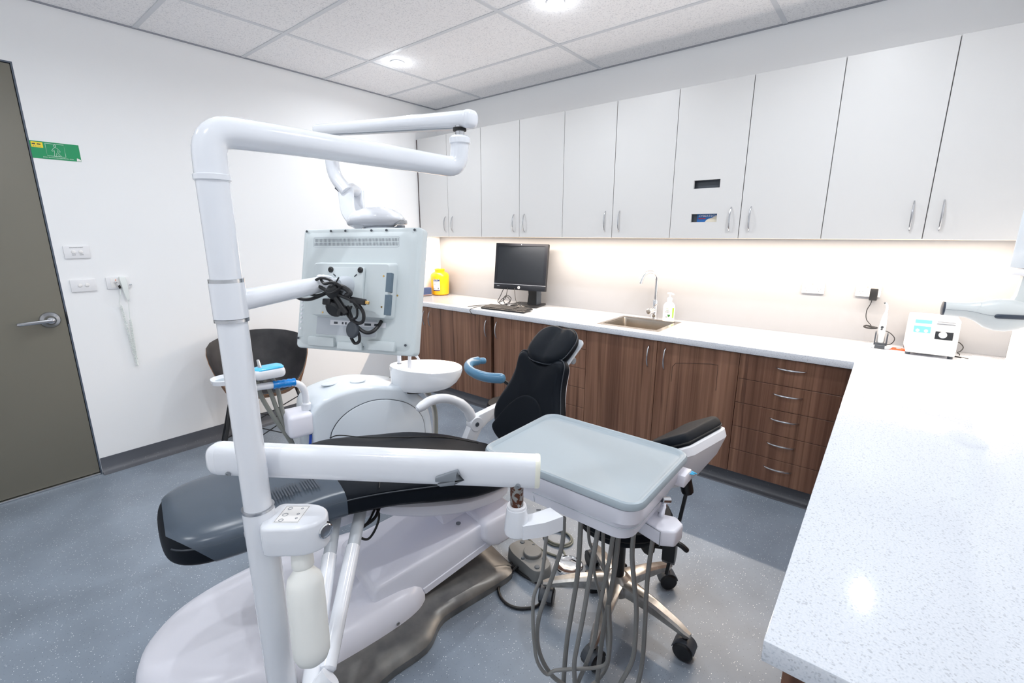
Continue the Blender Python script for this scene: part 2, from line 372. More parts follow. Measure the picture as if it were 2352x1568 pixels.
# recessed ceiling lamps
for k, (x, y) in enumerate(LAMPS):
    t = thing('downlight', ('small round recessed ceiling light nearest the corner above the monitor', 'small round recessed ceiling light at the top edge of the view')[k] if k < 2 else ('', '', 'recessed ceiling light out of view, in front of the door', 'recessed ceiling light out of view, above the foot of the dental chair', 'recessed ceiling light out of view, above the front end of the right counter', 'recessed ceiling light out of view, above the right end of the drawer stack', 'recessed ceiling light out of view, near the front wall on the door side', 'recessed ceiling light out of view, directly behind the camera')[k], 'ceiling light', (x, y, RH), 'recessed ceiling lights')
    Mx = Matrix.Translation((x, y, RH))
    ob('trim_ring', lathe([(.036, -.0005), (.037, -.004), (.044, -.0055), (.05, -.003), (.05, .003), (.036, .003)], 28, Mx), 'white', t)
    ob('lens', lathe([(.0, -.002), (.036, -.0025), (.036, .002), (.0, .002)], 24, Mx), 'lens', t)
    ld = bpy.data.lights.new('lamp', 'AREA'); ld.shape = 'DISK'; ld.size = .07; ld.energy = LAMP_W * (1.25 if y > -1.5 else .85); ld.color = (.93, .965, 1); ld.spread = math.radians(165)
    lo = link(bpy.data.objects.new('lamp', ld)); lo.parent = t; lo.location = (0, 0, -.011)
    ld = bpy.data.lights.new('lamp_glow', 'POINT'); ld.shadow_soft_size = .03; ld.energy = LAMP_W * .1; ld.color = (.93, .965, 1)
    lo = link(bpy.data.objects.new('lamp_glow', ld)); lo.parent = t; lo.location = (0, 0, -.045)

# ================================================================== WALL CABINETS
P = .4365; UZ0, UZ1, UY = 1.505, 2.438, -.281
ulab = ['white wall cabinet in the far corner beside the left wall', 'second white wall cabinet from the left wall, behind the lamp arm end', 'white wall cabinet above the computer and sink', 'white wall cabinet with two dispenser slots cut in its door', 'white wall cabinet at the right wall above the white mixer']
for c in range(5):
    x0, x1 = c * 2 * P + (.016 if c == 0 else .0015), (c + 1) * 2 * P - .0015
    t = thing('wall_cabinet', ulab[c], 'cabinet', ((x0 + x1) / 2, -.14, UZ0), 'white wall cabinets in a row')
    if c == 3:
        sx0, sx1 = 2.755, 2.917
        ob('carcass', join(box(x0, x1, -.26, -.002, UZ0 + .001, UZ0 + .017), box(x0, x1, -.26, -.002, UZ1 - .018, UZ1), box(x0, x0 + .016, -.26, -.002, UZ0 + .017, UZ1 - .018), box(x1 - .016, x1, -.26, -.002, UZ0 + .017, UZ1 - .018), box(x0 + .016, x1 - .016, -.012, -.002, UZ0 + .017, UZ1 - .018)), 'carc', t)
        ob('shelf', box(x0 + .016, x1 - .016, -.255, -.012, 1.735, 1.75), 'carc', t)
    else: ob('carcass', box(x0, x1, -.26, -.002, UZ0 + .001, UZ1), 'carc', t)
    for d in range(2):
        a, b = (c * 2 + d) * P + .002, (c * 2 + d + 1) * P - .002
        if c == 0 and d == 0:
            a = .02; ob('edge_strip', box(.004, .0185, UY + .004, UY + .02, UZ0, UZ1), 'darkedge', t)
        Mx = frame((0, UY, 0), (1, 0, 0), (0, 0, 1))
        if c == 3 and d == 0:
            g = cells([a, sx0, sx1, b], [UZ0, 1.608, 1.66, 1.819, 1.87, UZ1], {(1, 1), (1, 3)}, -.018, 0, Mx)
            dd = ob('door', g, 'cab', t)
        else: dd = ob('door', box(a, b, UY, UY + .018, UZ0, UZ1, .0012, 1), 'cab', t)
        hx = b - .055 if d == 0 else a + .055
        if c == 0: hx = b - .036 if d == 0 else a + .06
        bow_handle(dd, (hx, UY, 1.55), (hx, UY, 1.697), (0, -1, 0))
t = thing('glove_box', 'black box seen through the upper slot of the cabinet door', 'box', (2.836, -.2, 1.75))
ob('body', box(2.73, 2.94, -.25, -.12, 1.752, 1.9, .004), 'dgrey', t)
t = thing('mask_box', 'blue printed box seen through the lower slot of the cabinet door', 'box', (2.836, -.2, UZ0 + .018))
ob('body', box(2.74, 2.935, -.254, -.13, UZ0 + .018, 1.70, .003), 'bprint', t)
ob('end_band', box(2.752, 2.785, -.2552, -.2538, 1.60, 1.668), 'dgrey', t)
ob('print', prism(cr([(2.83, 1.60), (2.85, 1.625), (2.875, 1.634), (2.905, 1.646), (2.917, 1.65), (2.92, 1.63), (2.92, 1.60)], 3), 0, .0008, frame((0, -.2543, 0), (1, 0, 0), (0, 0, 1))), 'lips', t)
ob('print_bar', box(2.795, 2.84, -.2552, -.254, 1.629, 1.634), 'red', t)
text('lettering', 'CYBERTECH', .018, (2.853, -.2546, 1.6475), (1, 0, 0), (0, 0, 1), 'paper', t, .115)
# under-cabinet strip light
t = thing('strip_light', 'warm under-cabinet strip light along the wall cabinets', 'light', (2.18, -.215, UZ0))
ob('diffuser', box(.05, 4.32, -.225, -.205, UZ0 - .0018, UZ0 + .0008), 'strip', t)
ld = bpy.data.lights.new('strip_lamp', 'AREA'); ld.shape = 'RECTANGLE'; ld.size = 4.26; ld.size_y = .012; ld.energy = STRIP_W; ld.color = (1, .83, .67)
lo = link(bpy.data.objects.new('strip_lamp', ld)); lo.parent = t; lo.location = (0, 0, -.003)

# ================================================================== BASE CABINETS
BY, BZ0, BZ1 = -.605, .105, .855
def base_cab(x0, x1, label, fronts):
    t = thing('base_cabinet', label, 'cabinet', ((x0 + x1) / 2, -.3, 0), 'walnut base cabinets along the back wall')
    xa, xb = x0 + .002, x1 - .002
    ob('carcass', join(box(xa, xa + .014, -.586, -.004, BZ0, BZ1), box(xb - .014, xb, -.586, -.004, BZ0, BZ1), box(xa + .014, xb - .014, -.586, -.004, BZ0, BZ0 + .016), box(xa + .014, xb - .014, -.012, -.004, BZ0 + .016, BZ1)), 'wood', t)
    ob('plinth', box(xa, xb, -.54, -.52, .0, BZ0), 'skirt', t)
    for kind, a, b, z0, z1, h in fronts:
        f = ob(kind, box(a + .0015, b - .0015, BY, BY + .018, z0 + .0015, z1 - .0015, .001, 1), 'wood', t)
        if h == 'd': cx = (a + b) / 2; bow_handle(f, (cx - .072, BY, z1 - .053), (cx + .072, BY, z1 - .053), (0, -1, 0)) if True else 0
        elif h is not None: bow_handle(f, (h, BY, .672), (h, BY, .817), (0, -1, 0))
    return t
base_cab(.02, .85, 'walnut two-door base cabinet in the far left corner', [('door', .02, .45, BZ0, BZ1, .41), ('door', .45, .85, BZ0, BZ1, .49)])
base_cab(.85, 1.262, 'walnut base cabinet left of the dark gap, below the keyboard', [('door', .85, 1.262, BZ0, BZ1, 1.213)])
ob_ = single('filler_panel', box(1.266, 1.29, -.56, -.02, BZ0, BZ1), 'gap', 'dark recessed strip between two walnut base cabinets', 'panel', (1.278, -.3, BZ0))
base_cab(1.294, 1.69, 'narrow walnut base cabinet just right of the dark gap', [('door', 1.294, 1.69, BZ0, BZ1, 1.332)])
dz = [BZ1, .711, .563, .412, .258, BZ0]
base_cab(1.69, 2.19, 'walnut drawer stack behind the dental chair headrest', [('drawer', 1.69, 2.19, dz[k + 1], dz[k], 'd') for k in range(5)])
t = base_cab(2.19, 3.216, 'walnut two-door base cabinet under the sink', [('door', 2.19, 2.717, BZ0, BZ1, 2.662), ('door', 2.717, 3.216, BZ0, BZ1, 2.773)])
fl = [(2.826, .60), (2.826, .70), (2.845, .728), (2.90, .738), (3.06, .760), (3.1, .760), (3.102, .60)]
for ch in list(t.children):
    if ch.name.startswith('door') and max(v.co.x for v in ch.data.vertices) > .3:
        ob('flap_groove', tube([(x, BY - .0003, z) for x, z in fl], .0011, 6), 'seam', ch)
dz = [BZ1, .703, .555, .405, .255, BZ0]
base_cab(3.216, 3.746, 'walnut stack of five drawers with arched handles beside the right counter', [('drawer', 3.216, 3.746, dz[k + 1], dz[k], 'd') for k in range(5)])
# right return
t = thing('base_cabinet', 'long walnut base cabinet run under the right-hand counter', 'cabinet', (4.06, -1.65, 0))
ob('carcass', box(3.80, RW - .004, -2.70, -.61, BZ0, BZ1), 'wood', t); ob('plinth', box(3.83, RW - .004, -2.66, -.61, 0, BZ0), 'skirt', t)
ob('end_panel', box(3.782, RW - .004, -2.72, -2.70, .0, BZ1), 'wood', t)
for k in range(4): ob('door', box(3.782, 3.80, -2.698 + k * .522, -2.18 + k * .522 - .002, BZ0, BZ1, .001, 1), 'wood', t)
# worktop
xs = [.001, 2.25, 2.674, 3.752, RW - .001]; ys = [-2.747, -.626, -.515, -.135, -.001]
single('worktop', bev(cells(xs, ys, {(0, 0), (1, 0), (2, 0), (1, 2)}, .860, .9), .0025, 2, 40), 'quartz', 'white speckled stone worktop running along the back wall and returning to the right', 'worktop', (2.2, -.3, .86))
# sink
t = thing('sink', 'rectangular stainless steel sink set into the worktop', 'sink', (2.46, -.33, .9))
ob('rim', cells([2.232, 2.262, 2.662, 2.694], [-.543, -.503, -.147, -.105], {(1, 1)}, .9003, .903), 'sink', t)
bw = []
for s, z in ((0, .9), (.004, .885), (.006, .76), (.02, .748)): bw.append([V((p[0], p[1], z)) for p in rpoly(2.262 + s, 2.662 - s, -.503 + s, -.147 - s, .02, 4)])
ob('bowl', loft(bw, False, True), 'sink', t)
ob('drain', lathe([(.04, 0), (.038, .004), (.02, .002), (.0, .001)], 20, Matrix.Translation((2.46, -.32, .748))), 'chrome', t)
# tap
t = thing('tap', 'chrome gooseneck mixer tap behind the sink', 'tap', (2.468, -.068, .9))
ob('body', lathe([(.026, .0005), (.026, .006), (.023, .01), (.023, .135), (.019, .145), (.013, .148)], 20, Matrix.Translation((2.468, -.068, .9))), 'chrome', t)
ob('spout', tube(cr([(2.468, -.068, 1.04), (2.468, -.068, 1.15), (2.467, -.071, 1.215), (2.452, -.092, 1.25), (2.428, -.125, 1.256), (2.405, -.155, 1.235), (2.392, -.172, 1.19), (2.389, -.176, 1.17)], 5), .0115, 12), 'chrome', t)
kb = ob('cartridge', cyl((2.462, -.075, .965), (2.44, -.125, .958), .024, 18, .003), 'chrome', t)
ob('lever', tube([(2.455, -.09, .975), (2.50, -.105, 1.02)], .005, 8, dome=1), 'chrome', t)

# ================================================================== THINGS ON THE WORKTOP
x, y = 2.592, -.105
t = thing('soap_bottle', 'white pump soap bottle with a green stripe beside the tap', 'bottle', (x, y, .9))
Mx = Matrix.Translation((x, y, .9))
ob('bottle', lathe([(.036, .0005), (.041, .004), (.042, .1), (.04, .118), (.03, .134), (.018, .142), (.016, .146)], 24, Mx), 'soap', t)
pm = ob('pump', lathe([(.0175, .146), (.0175, .17), (.01, .178), (.005, .18), (.005, .2)], 16, Mx), 'soap', t)
ob('nozzle', tube([(x - .014, y - .006, 1.107), (x + .004, y, 1.108), (x + .024, y + .004, 1.1)], .0062, 8, dome=.8), 'soap', pm)
def on_cyl(cx, cy, r, a0, a1, z0, z1, n=8, th=.0006, taper=0):
    vs, fs = [], []
    for k in range(n + 1):
        for q, z in ((0, z0), (1, z1)):
            tp = taper if q == 0 else 0; a = math.radians(a0 + tp + (a1 - a0 - 2 * tp) * k / n)
            vs.append((cx + (r + th) * math.cos(a), cy + (r + th) * math.sin(a), z))
    for k in range(n): fs.append([2 * k, 2 * k + 2, 2 * k + 3, 2 * k + 1])
    return vs, fs
ob('stripe', on_cyl(x, y, .042, -38, -12, .93, 1.005, 6, taper=4), 'lime', t)
sh = (lambda a: frame((x + .0428 * math.cos(a), y + .0428 * math.sin(a), .948), (-math.sin(a), math.cos(a), 0), (0, 0, 1)))(math.radians(-68))
ob('emblem', prism([(-.009, .008), (0, .006), (.009, .008), (.008, -.004), (0, -.012), (-.008, -.004)], -.0004, .0004, sh), 'dkgreen', t)
for s_, zz, ww, mm in (('Softcare', .998, .034, 'dkgreen'), ('', .986, .022, 'dkgreen'), ('', .977, .032, 'inkg'), ('', .971, .028, 'inkg'), ('', .936, .012, 'ink')):
    a = math.radians(-82 if mm != 'ink' else -92); o_ = (x + .0435 * math.cos(a), y + .0435 * math.sin(a), zz); tx = (-math.sin(a), math.cos(a), 0)
    if s_: text('lettering', s_, .012, o_, tx, (0, 0, 1), mm, t, ww)
    else: smear('small_print', o_, tx, (0, 0, 1), ww, .0035, mm, t, 4, int(zz * 1000))
# sharps container
x, y = .125, -.135
t = thing('sharps_container', 'bright yellow sharps container with a white label in the far corner', 'container', (x, y, .9)); Mx = Matrix.Translation((x, y, .9))
ob('tub', lathe([(.072, .0005), (.082, .006), (.092, .014), (.096, .1), (.098, .2), (.09, .222), (.07, .238), (.052, .244)], 32, Mx), 'yellow', t)
ob('neck', lathe([(.053, .243), (.053, .25), (.05, .252), (.05, .258), (.054, .26), (.054, .272), (.046, .276), (.04, .268), (.0, .266)], 28, Mx), 'yellow', t)
lb = ob('label_sheet', on_cyl(x, y, .0965, -88, -44, .953, 1.085, 8), 'paper', t)
ob('label_band', on_cyl(x, y, .0972, -88, -44, 1.052, 1.07, 8), 'navy', lb); ob('label_base', on_cyl(x, y, .0972, -88, -44, .953, .961, 8), 'navy', lb)
for a0, a1 in ((-60, -56.5), (-54, -50), (-58.5, -57.8)): ob('barcode', on_cyl(x, y, .0972, a0, a1, .968, .984, 2), 'ink', lb)
a = math.radians(-68); tx = (-math.sin(a), math.cos(a), 0)
for s_, zz, ww, mm, off in (('BIO-CAN', 1.061, .046, 'paper', -.004), ('', 1.044, .058, 'inkg', 0), ('', 1.027, .024, 'inkg', -.014), ('', 1.018, .024, 'inkg', -.014), ('', 1.012, .012, 'inkg', .014), ('', .977, .022, 'navy', -.016)):
    o_ = (x + .0985 * math.cos(a) + tx[0] * off, y + .0985 * math.sin(a) + tx[1] * off, zz)
    if s_: text('lettering', s_, .013, (x + .1 * math.cos(a) + tx[0] * off, y + .1 * math.sin(a) + tx[1] * off, zz), tx, (0, 0, 1), mm, lb, ww)
    else: smear('small_print', o_, tx, (0, 0, 1), ww, .004, mm, lb, 4, int(zz * 1000))
# navy box
Mx = frame((.075, -.32, .9), (.37, .93, 0), (-.93, .37, 0), (0, 0, 1))
t = thing('navy_box', 'small navy blue carton with a tan stripe left of the yellow container', 'box', (.075, -.32, .9))
ob('carton', box(-.075, .075, -.03, .03, .0005, .088, .001, 1, Mx), 'navy2', t); ob('stripe', box(-.068, .0745, -.0306, -.0298, .009, .016, Mx=Mx), 'tan', t); ob('base_band', box(-.075, .0752, -.0306, -.0298, .0006, .006, Mx=Mx), 'bezel', t)
# all-in-one computer
n_ = V((.238, -.963, .127)); r_ = V((.971, .239, -.011)); u_ = n_.cross(r_)
Mx = frame((1.27, -.212, 1.247), r_, u_)
t = thing('computer_monitor', 'black all-in-one computer screen on the worktop in front of the wall', 'monitor', (1.27, -.18, .9))
ob('casing', join(box(-.25, .25, -.205, .205, -.045, -.005, .006, 2, Mx), box(-.19, .19, -.16, .13, -.075, -.045, .01, 2, Mx)), 'black', t)
ob('bezel', cells([-.25, -.227, .227, .25], [-.155, -.13, .183, .205], {(1, 1)}, -.005, .004, Mx), 'bezel', t)
ob('screen', box(-.227, .227, -.13, .183, -.006, .0, Mx=Mx), 'screen', t)
ob('chin', box(-.25, .25, -.205, -.158, -.006, .006, .002, 2, Mx), 'bezel', t); ob('chin_strip', box(-.25, .25, -.158, -.155, -.006, .005, Mx=Mx), 'lgrey', t)
lg = ob('badge', lathe([(.0125, 0), (.0125, .0015), (.0, .0016)], 20, Mx @ Matrix.Translation((0, -.182, .006))), 'paper', t)
text('lettering', 'hp', .016, tuple(Mx @ V((0, -.1815, .0078))), r_, u_, 'ink', lg); ob('model_mark', box(-.218, -.192, -.178, -.175, .006, .0064, Mx=Mx), 'lgrey', t)
ob('camera_dot', lathe([(.003, 0), (.003, .001), (0, .0012)], 10, Mx @ Matrix.Translation((0, .195, .004))), 'lgrey', t)
ob('stand_column', loft([[V((1.36 + sx * .05, -.15 + sy * .03 + dy, z)) for sx, sy in ((-1, -1), (1, -1), (1, 1), (-1, 1))] for z, dy in ((.915, .02), (1.0, .04), (1.1, .02), (1.13, .0))]), 'black', t)
ob('stand_column_edge', box(1.41, 1.416, -.16, -.09, .915, 1.09, .002), 'dgrey', t)
ob('stand_base', prism(rpoly(-.13, .13, -.12, .12, .02), .0005, .016, frame((1.33, -.17, .9), (.97, .24, 0), (-.24, .97, 0), (0, 0, 1)), .004), 'black', t)
# keyboard and mouse
Mx = frame((1.33, -.478, .9), (.997, .08, 0), (-.08, .997, 0), (0, 0, 1)) @ Matrix.Rotation(.06, 4, 'X')
t = thing('keyboard', 'flat black keyboard in front of the computer screen', 'keyboard', (1.33, -.478, .9))
ob('tray', box(-.222, .222, -.072, .072, .005, .02, .004, 2, Mx), 'black', t)
ks = []
for r in range(6):
    for c in range(21):
        if c in (15, 19) and r > 0 and c == 15: continue
        ks.append(box(-.214 + c * .0204, -.214 + c * .0204 + .0165, -.062 + r * .0215, -.062 + r * .0215 + .0175, .02, .0255, Mx=Mx))
ob('keys', join(*ks), 'key', t, kind='stuff')
t = thing('mouse', 'black computer mouse behind the keyboard', 'mouse', (1.385, -.36, .9))
ob('shell', pillow(ell(.031, .055, 24, p=2.4), .03, .028, frame((1.385, -.36, .9005), (.8, -.6, 0), (.6, .8, 0), (0, 0, 1)), .006), 'black', t)
ob('wheel', cyl((1.41, -.384, .932), (1.416, -.376, .932), .006), 'dgrey', t)
def cable(name, pts, r, m, label, par=None, cat='cable', n=6, seg=6):
    g = tube(cr(pts, seg), r, n)
    return ob(name, g, m, par) if par else single(name, g, m, label, cat, pts[0])
cable('cable', [(1.13, -.27, 1.06), (1.10, -.29, .98), (1.08, -.3, .93), (1.14, -.3, .906), (1.22, -.31, .94), (1.25, -.32, .98), (1.2, -.32, 1.0), (1.17, -.33, .96), (1.22, -.33, .908), (1.32, -.31, .92), (1.36, -.33, .955), (1.3, -.35, .94), (1.14, -.36, .906), (1.2, -.38, .905), (1.36, -.37, .912)], .0033, 'cable', 'tangle of thin black computer cables between screen and keyboard')
cable('cable', [(1.17, -.27, 1.06), (1.17, -.3, .97), (1.12, -.33, .93), (1.17, -.35, .965), (1.21, -.33, .99), (1.25, -.33, .95), (1.2, -.34, .91), (1.1, -.33, .904), (1.04, -.36, .904), (.98, -.48, .905), (.95, -.56, .903)], .0033, 'cable', 'looped black cable hanging below the computer screen')
cable('cable', [(1.25, -.27, 1.06), (1.28, -.29, .97), (1.33, -.31, .91), (1.42, -.33, .904), (1.47, -.36, .92), (1.45, -.41, .906), (1.41, -.4, .91)], .0033, 'cable', 'black mouse cable curling right of the mouse')
cable('cable', [(1.12, -.5, .912), (1.08, -.56, .915), (1.06, -.64, .9), (1.085, -.655, .87), (1.12, -.636, .85)], .003, 'cable', 'black cable drooping over the worktop edge left of the keyboard')
# curing light
x, y = 3.842, -.148
t = thing('curing_light', 'white cordless curing light standing in its charging base', 'dental tool', (x, y, .9)); Mx = Matrix.Translation((x, y, .9))
ob('base', pillow(ell(.056, .05, 28, p=2.4), .016, .014, Mx, .004, True), 'plas', t)
ob('base_stripe', box(x - .025, x + .022, y - .052, y - .044, .9005, .922, .003), 'dgrey', t)
ob('cradle', join(box(x - .031, x - .024, y - .03, y + .02, .914, .99, .002), box(x + .022, x + .029, y - .03, y + .02, .914, .985, .002), box(x - .024, x + .022, y - .03, y - .02, .914, .93, .002)), 'dgrey', t)
hd = ob('handpiece', tube(cr([(x - .001, y - .006, .922), (x - .002, y - .005, .96), (x - .004, y - .004, 1.01), (x - .002, y - .003, 1.06), (x, y - .002, 1.098)], 4), [.016, .0175, .018, .018, .0175, .017, .0165, .016, .0158, .0155, .015, .014, .013, .012, .0108, .0095, .008], 14, dome=.8), 'soap', t)
ob('button_ring', lathe([(.0065, 0), (.0075, .002), (.005, .0025), (.004, .001)], 16, frame((x - .005, y - .0205, 1.02), (1, 0, 0), (0, 0, 1))), 'dgrey', hd); ob('button', lathe([(.005, 0), (.0055, .002), (.003, .0025)], 14, frame((x - .006, y - .0208, 1.008), (1, 0, 0), (0, 0, 1))), 'dgrey', hd)
ob('light_guide', tube(cr([(x, y - .002, 1.098), (x + .001, y - .002, 1.13), (x - .004, y - .005, 1.148), (x - .012, y - .01, 1.156)], 4), [.0055] * 12 + [.0045], 10), 'lteal', hd); ob('guide_tip', tube([(x - .009, y - .008, 1.153), (x - .015, y - .012, 1.158)], .005, 10), 'dgrey', hd)
cable('cable', [(x - .01, y + .01, 1.0), (x + .03, y + .005, .99), (x + .058, y + .003, .96), (x + .05, y + .002, .93), (x + .028, y, .918)], .0022, 'cable', None, t)
# charger
t = thing('power_adapter', 'black plug-in adapter in the right double socket', 'adapter', (3.77, -.03, 1.185))
ob('block', box(3.752, 3.79, -.048, -.014, 1.152, 1.222, .004, 2), 'black', t); ob('collar', cyl((3.771, -.016, 1.197), (3.771, -.005, 1.197), .024, 20, .002), 'dgrey', t)
ob('cord', tube(cr([(3.767, -.034, 1.152), (3.764, -.034, 1.13), (3.752, -.036, 1.09), (3.757, -.04, 1.04), (3.785, -.05, 1.005), (3.78, -.06, .998)], 5), .0022, 8), 'cable', t)
ob('cord_bundle', tube(cr([(3.752, -.055, .998), (3.765, -.058, 1.004), (3.79, -.06, 1.0), (3.815, -.07, .998), (3.79, -.066, .992), (3.762, -.06, .992), (3.752, -.055, .998)], 4), .005, 8), 'cable', t)
t = thing('orange_case', 'flat orange plastic item lying between curing light and white mixer', 'case', (3.925, -.16, .9))
ob('holder', prism([(3.888, -.135), (3.885, -.175), (3.955, -.18), (3.965, -.15), (3.93, -.13)], .9005, .908, I4, .002), 'orange', t); ob('clip', box(3.915, 3.935, -.174, -.16, .908, .913, .001), 'alu', t); ob('dark_slot', box(3.893, 3.914, -.172, -.164, .908, .9095), 'black', t)
# amalgamator
Mx = frame((4.045, -.145, .9), (1, .03, 0), (-.03, 1, 0), (0, 0, 1))
t = thing('capsule_mixer', 'white capsule mixer with a cyan panel and dark window', 'machine', (4.045, -.145, .9))
pf = [(-.112, .014), (-.112, .075), (-.085, .2), (.07, .208), (.1, .17), (.105, .014)]
Fm = Mx @ frame((0, 0, 0), (0, 1, 0), (0, 0, 1))
ob('housing', prism(pf, -.098, .1, Fm, .007, 3), 'soap', t)
for a in (-.085, .085):
    for b in (-.09, .085): ob('foot', cyl(Mx @ V((a, b, .0005)), Mx @ V((a, b, .016)), .011, 12), 'dgrey', t)
fp = Mx @ frame((0, -.112, .075), (1, 0, 0), (0, .027, .125))   # sloped front
hh = .128
ob('panel_label', box(-.094, .0, .012, hh - .004, .0002, .0012, Mx=fp), 'lteal', t)
ob('display', box(-.08, -.012, hh * .40, hh * .66, .0012, .002, Mx=fp), 'teal', t); ob('display', box(-.078, -.012, hh * .78, hh * .92, .0012, .002, Mx=fp), 'teal', t)
for q in (-.064, -.03): ob('button', lathe([(.008, 0), (.008, .003), (.005, .004)], 14, fp @ Matrix.Translation((q, hh * .47, .002))), 'paper', t)
wn = ob('window', box(.008, .078, hh * .18, hh * .50, .0004, .002, Mx=fp), 'screen', t)
ob('capsule_clamp', join(lathe([(.017, 0), (.016, .004), (.0, .005)], 18, fp @ Matrix.Translation((.038, hh * .37, .002))), box(.028, .05, hh * .27, hh * .37, .004, .007, .001, 1, fp)), 'lgrey', wn)
ob('slot', box(.008, .08, hh * .78, hh * .83, .0004, .0018, Mx=fp), 'mgrey', t); ob('slot', box(.008, .08, hh * .88, hh * .905, .0004, .0018, Mx=fp), 'mgrey', t)
ob('seam', box(-.098, .1, -.1127, -.1118, .058, .0595, Mx=Mx), 'lgrey', t)
cable('cable', [(4.146, -.08, .97), (4.17, -.09, .965), (4.187, -.1, .945), (4.18, -.11, .925), (4.168, -.12, .916), (4.176, -.125, .91), (4.176, -.13, .9035)], .0024, 'cable', 'short black cord curling at the right of the capsule mixer')
cable('cable', [(4.15, -.17, .904), (4.18, -.18, .9035), (4.205, -.2, .9035)], .0033, 'cable', 'straight black cord end lying beside the capsule mixer')
for k, (x, y) in enumerate(((4.215, -.225), (4.262, -.14))):
    single('mixing_pad', box(x - .035, x + .035, y - .04, y + .04, .9005, .9035 + .003 * k, .001, 1), 'paper', ('small pale pad lying flat beside the mixer cord', 'small pale pad lying flat nearest the right wall corner')[k], 'pad', (x, y, .9), 'pale pads by the mixer')
# power outlets on the splashback
def gpo(x, z, label):
    t = thing('power_outlet', label, 'power outlet', (x, -.006, z), 'double power outlets on the back wall')
    Mx = frame((x, -.006, z), (1, 0, 0), (0, 0, 1))
    ob('plate', box(-.06, .06, -.037, .037, 0, .011, .003, 2, Mx), 'socket', t)
    for s in (-.033, .033):
        ob('rocker', lathe([(.0095, 0), (.0095, .003), (.005, .005)], 16, Mx @ Matrix.Translation((s, .019, .011)), 1.2, .8), 'paper', t)
        for dx, dz, an in ((-.008, -.008, 30), (.008, -.008, -30), (0, -.022, 0)):
            ob('pin_slot', box(-.0014, .0014, -.004, .004, 0, .0006, Mx=Mx @ Matrix.Translation((s + dx, dz, .0108)) @ Matrix.Rotation(math.radians(an), 4, 'Z')), 'dgrey', t)
    ob('indicator', box(-.006, -.002, .018, .022, .0108, .0125, Mx=Mx), 'orange', t)
    for q in (.0, .01): ob('screw', lathe([(.0025, 0), (.002, .001)], 8, Mx @ Matrix.Translation((q, .002 - q, .011))), 'inkg', t)
gpo(3.464, 1.205, 'white double power outlet on the back wall, nothing plugged in'); gpo(3.742, 1.207, 'white double power outlet with the black adapter plugged in')

# ================================================================== LEFT WALL
t = thing('safety_sign', 'green electrical safety sign with a walking figure beside the door', 'sign', (0, -2.93, 1.995))
Mx = frame((.0, -2.93, 1.994), (0, 1, 0), (0, 0, 1))
ob('plate', box(-.103, .102, -.046, .046, .0004, .002, Mx=Mx), 'green', t)
ob('sticker', box(-.098, -.051, .012, .041, .002, .0026, Mx=Mx), 'syel', t)
smear('small_print', tuple(Mx @ V((-.0745, .030, .0027))), (0, 1, 0), (0, 0, 1), .040, .006, 'ink', t, 2, 3); smear('small_print', tuple(Mx @ V((-.0745, .019, .0027))), (0, 1, 0), (0, 0, 1), .036, .003, 'inkg', t, 4, 4)
lw = .0011
ob('frame_line', tube([Mx @ V((a, b, .0022)) for a, b in ((-.041, .038), (.037, .038), (.037, -.028), (-.041, -.028))], lw, 6, True), 'swhite', t)
fig = [(0, .020), (.008, .016), (.020, -.001), (.016, -.004), (.007, .006), (.008, -.006), (.020, -.026), (.014, -.028), (.002, -.010), (-.002, -.027), (-.009, -.027), (-.005, -.002), (-.006, .005), (-.012, -.002), (-.016, .002), (-.007, .016)]
ob('figure_outline', tube([Mx @ V((a - .002, b, .0022)) for a, b in fig], .0009, 5, True), 'swhite', t)
ob('figure_head', tube([Mx @ V((a - .002, b, .0022)) for a, b in ell(.005, .006, 14, 0, .028)], .0009, 5, True), 'swhite', t)
text('lettering', 'BODY PROTECTED ELECTRICAL AREA', .012, tuple(Mx @ V((.005, -.037, .0023))), (0, 1, 0), (0, 0, 1), 'swhite', t, .128)
ob('corner_peel', prism([(.082, -.0445), (.1015, -.0445), (.1, -.036), (.09, -.03), (.084, -.0285)], .002, .0032, Mx), 'paper', t)
def wall_plate(name, label, yc, zc, cat='switch'):
    t = thing(name, label, cat, (0, yc, zc)); Mx = frame((0, yc, zc), (0, 1, 0), (0, 0, 1))
    ob('plate', box(-.059, .059, -.037, .037, .0004, .011, .003, 2, Mx), 'socket', t); return t, Mx
for lab, yc, zc, words in (('white switch plate with two buttons and dark lettering, above the other plate', -2.932, 1.424, True), ('plain white switch plate with two buttons beside the door handle', -2.934, 1.224, False)):
    t, Mx = wall_plate('switch_plate', lab, yc, zc)
    for s in (-.0165, .0165): ob('button', pillow(ell(.0105, .0105, 18), .006, .004, Mx @ Matrix.Translation((s, .002, .0105)), .001, True), 'paper', t)
    if words:
        text('lettering', 'ISOLATION POINT', .0075, tuple(Mx @ V((0, .0275, .0112))), (0, 1, 0), (0, 0, 1), 'ink', t, .062)
        text('lettering', 'SUCT', .006, tuple(Mx @ V((-.016, -.016, .0112))), (0, 1, 0), (0, 0, 1), 'ink', t, .016); text('lettering', 'COMPR', .006, tuple(Mx @ V((.018, -.016, .0112))), (0, 1, 0), (0, 0, 1), 'ink', t, .018)
t, Mx = wall_plate('socket_plate', 'white wall plate with a plugged call handset and coiled cord', -2.767, 1.228, 'socket')
ob('insert', box(-.038, .038, -.03, .03, .011, .0125, .001, 1, Mx), 'paper', t); ob('pilot_light', lathe([(.003, 0), (.003, .0015), (0, .002)], 10, Mx @ Matrix.Translation((-.012, .018, .0125))), 'orange', t)
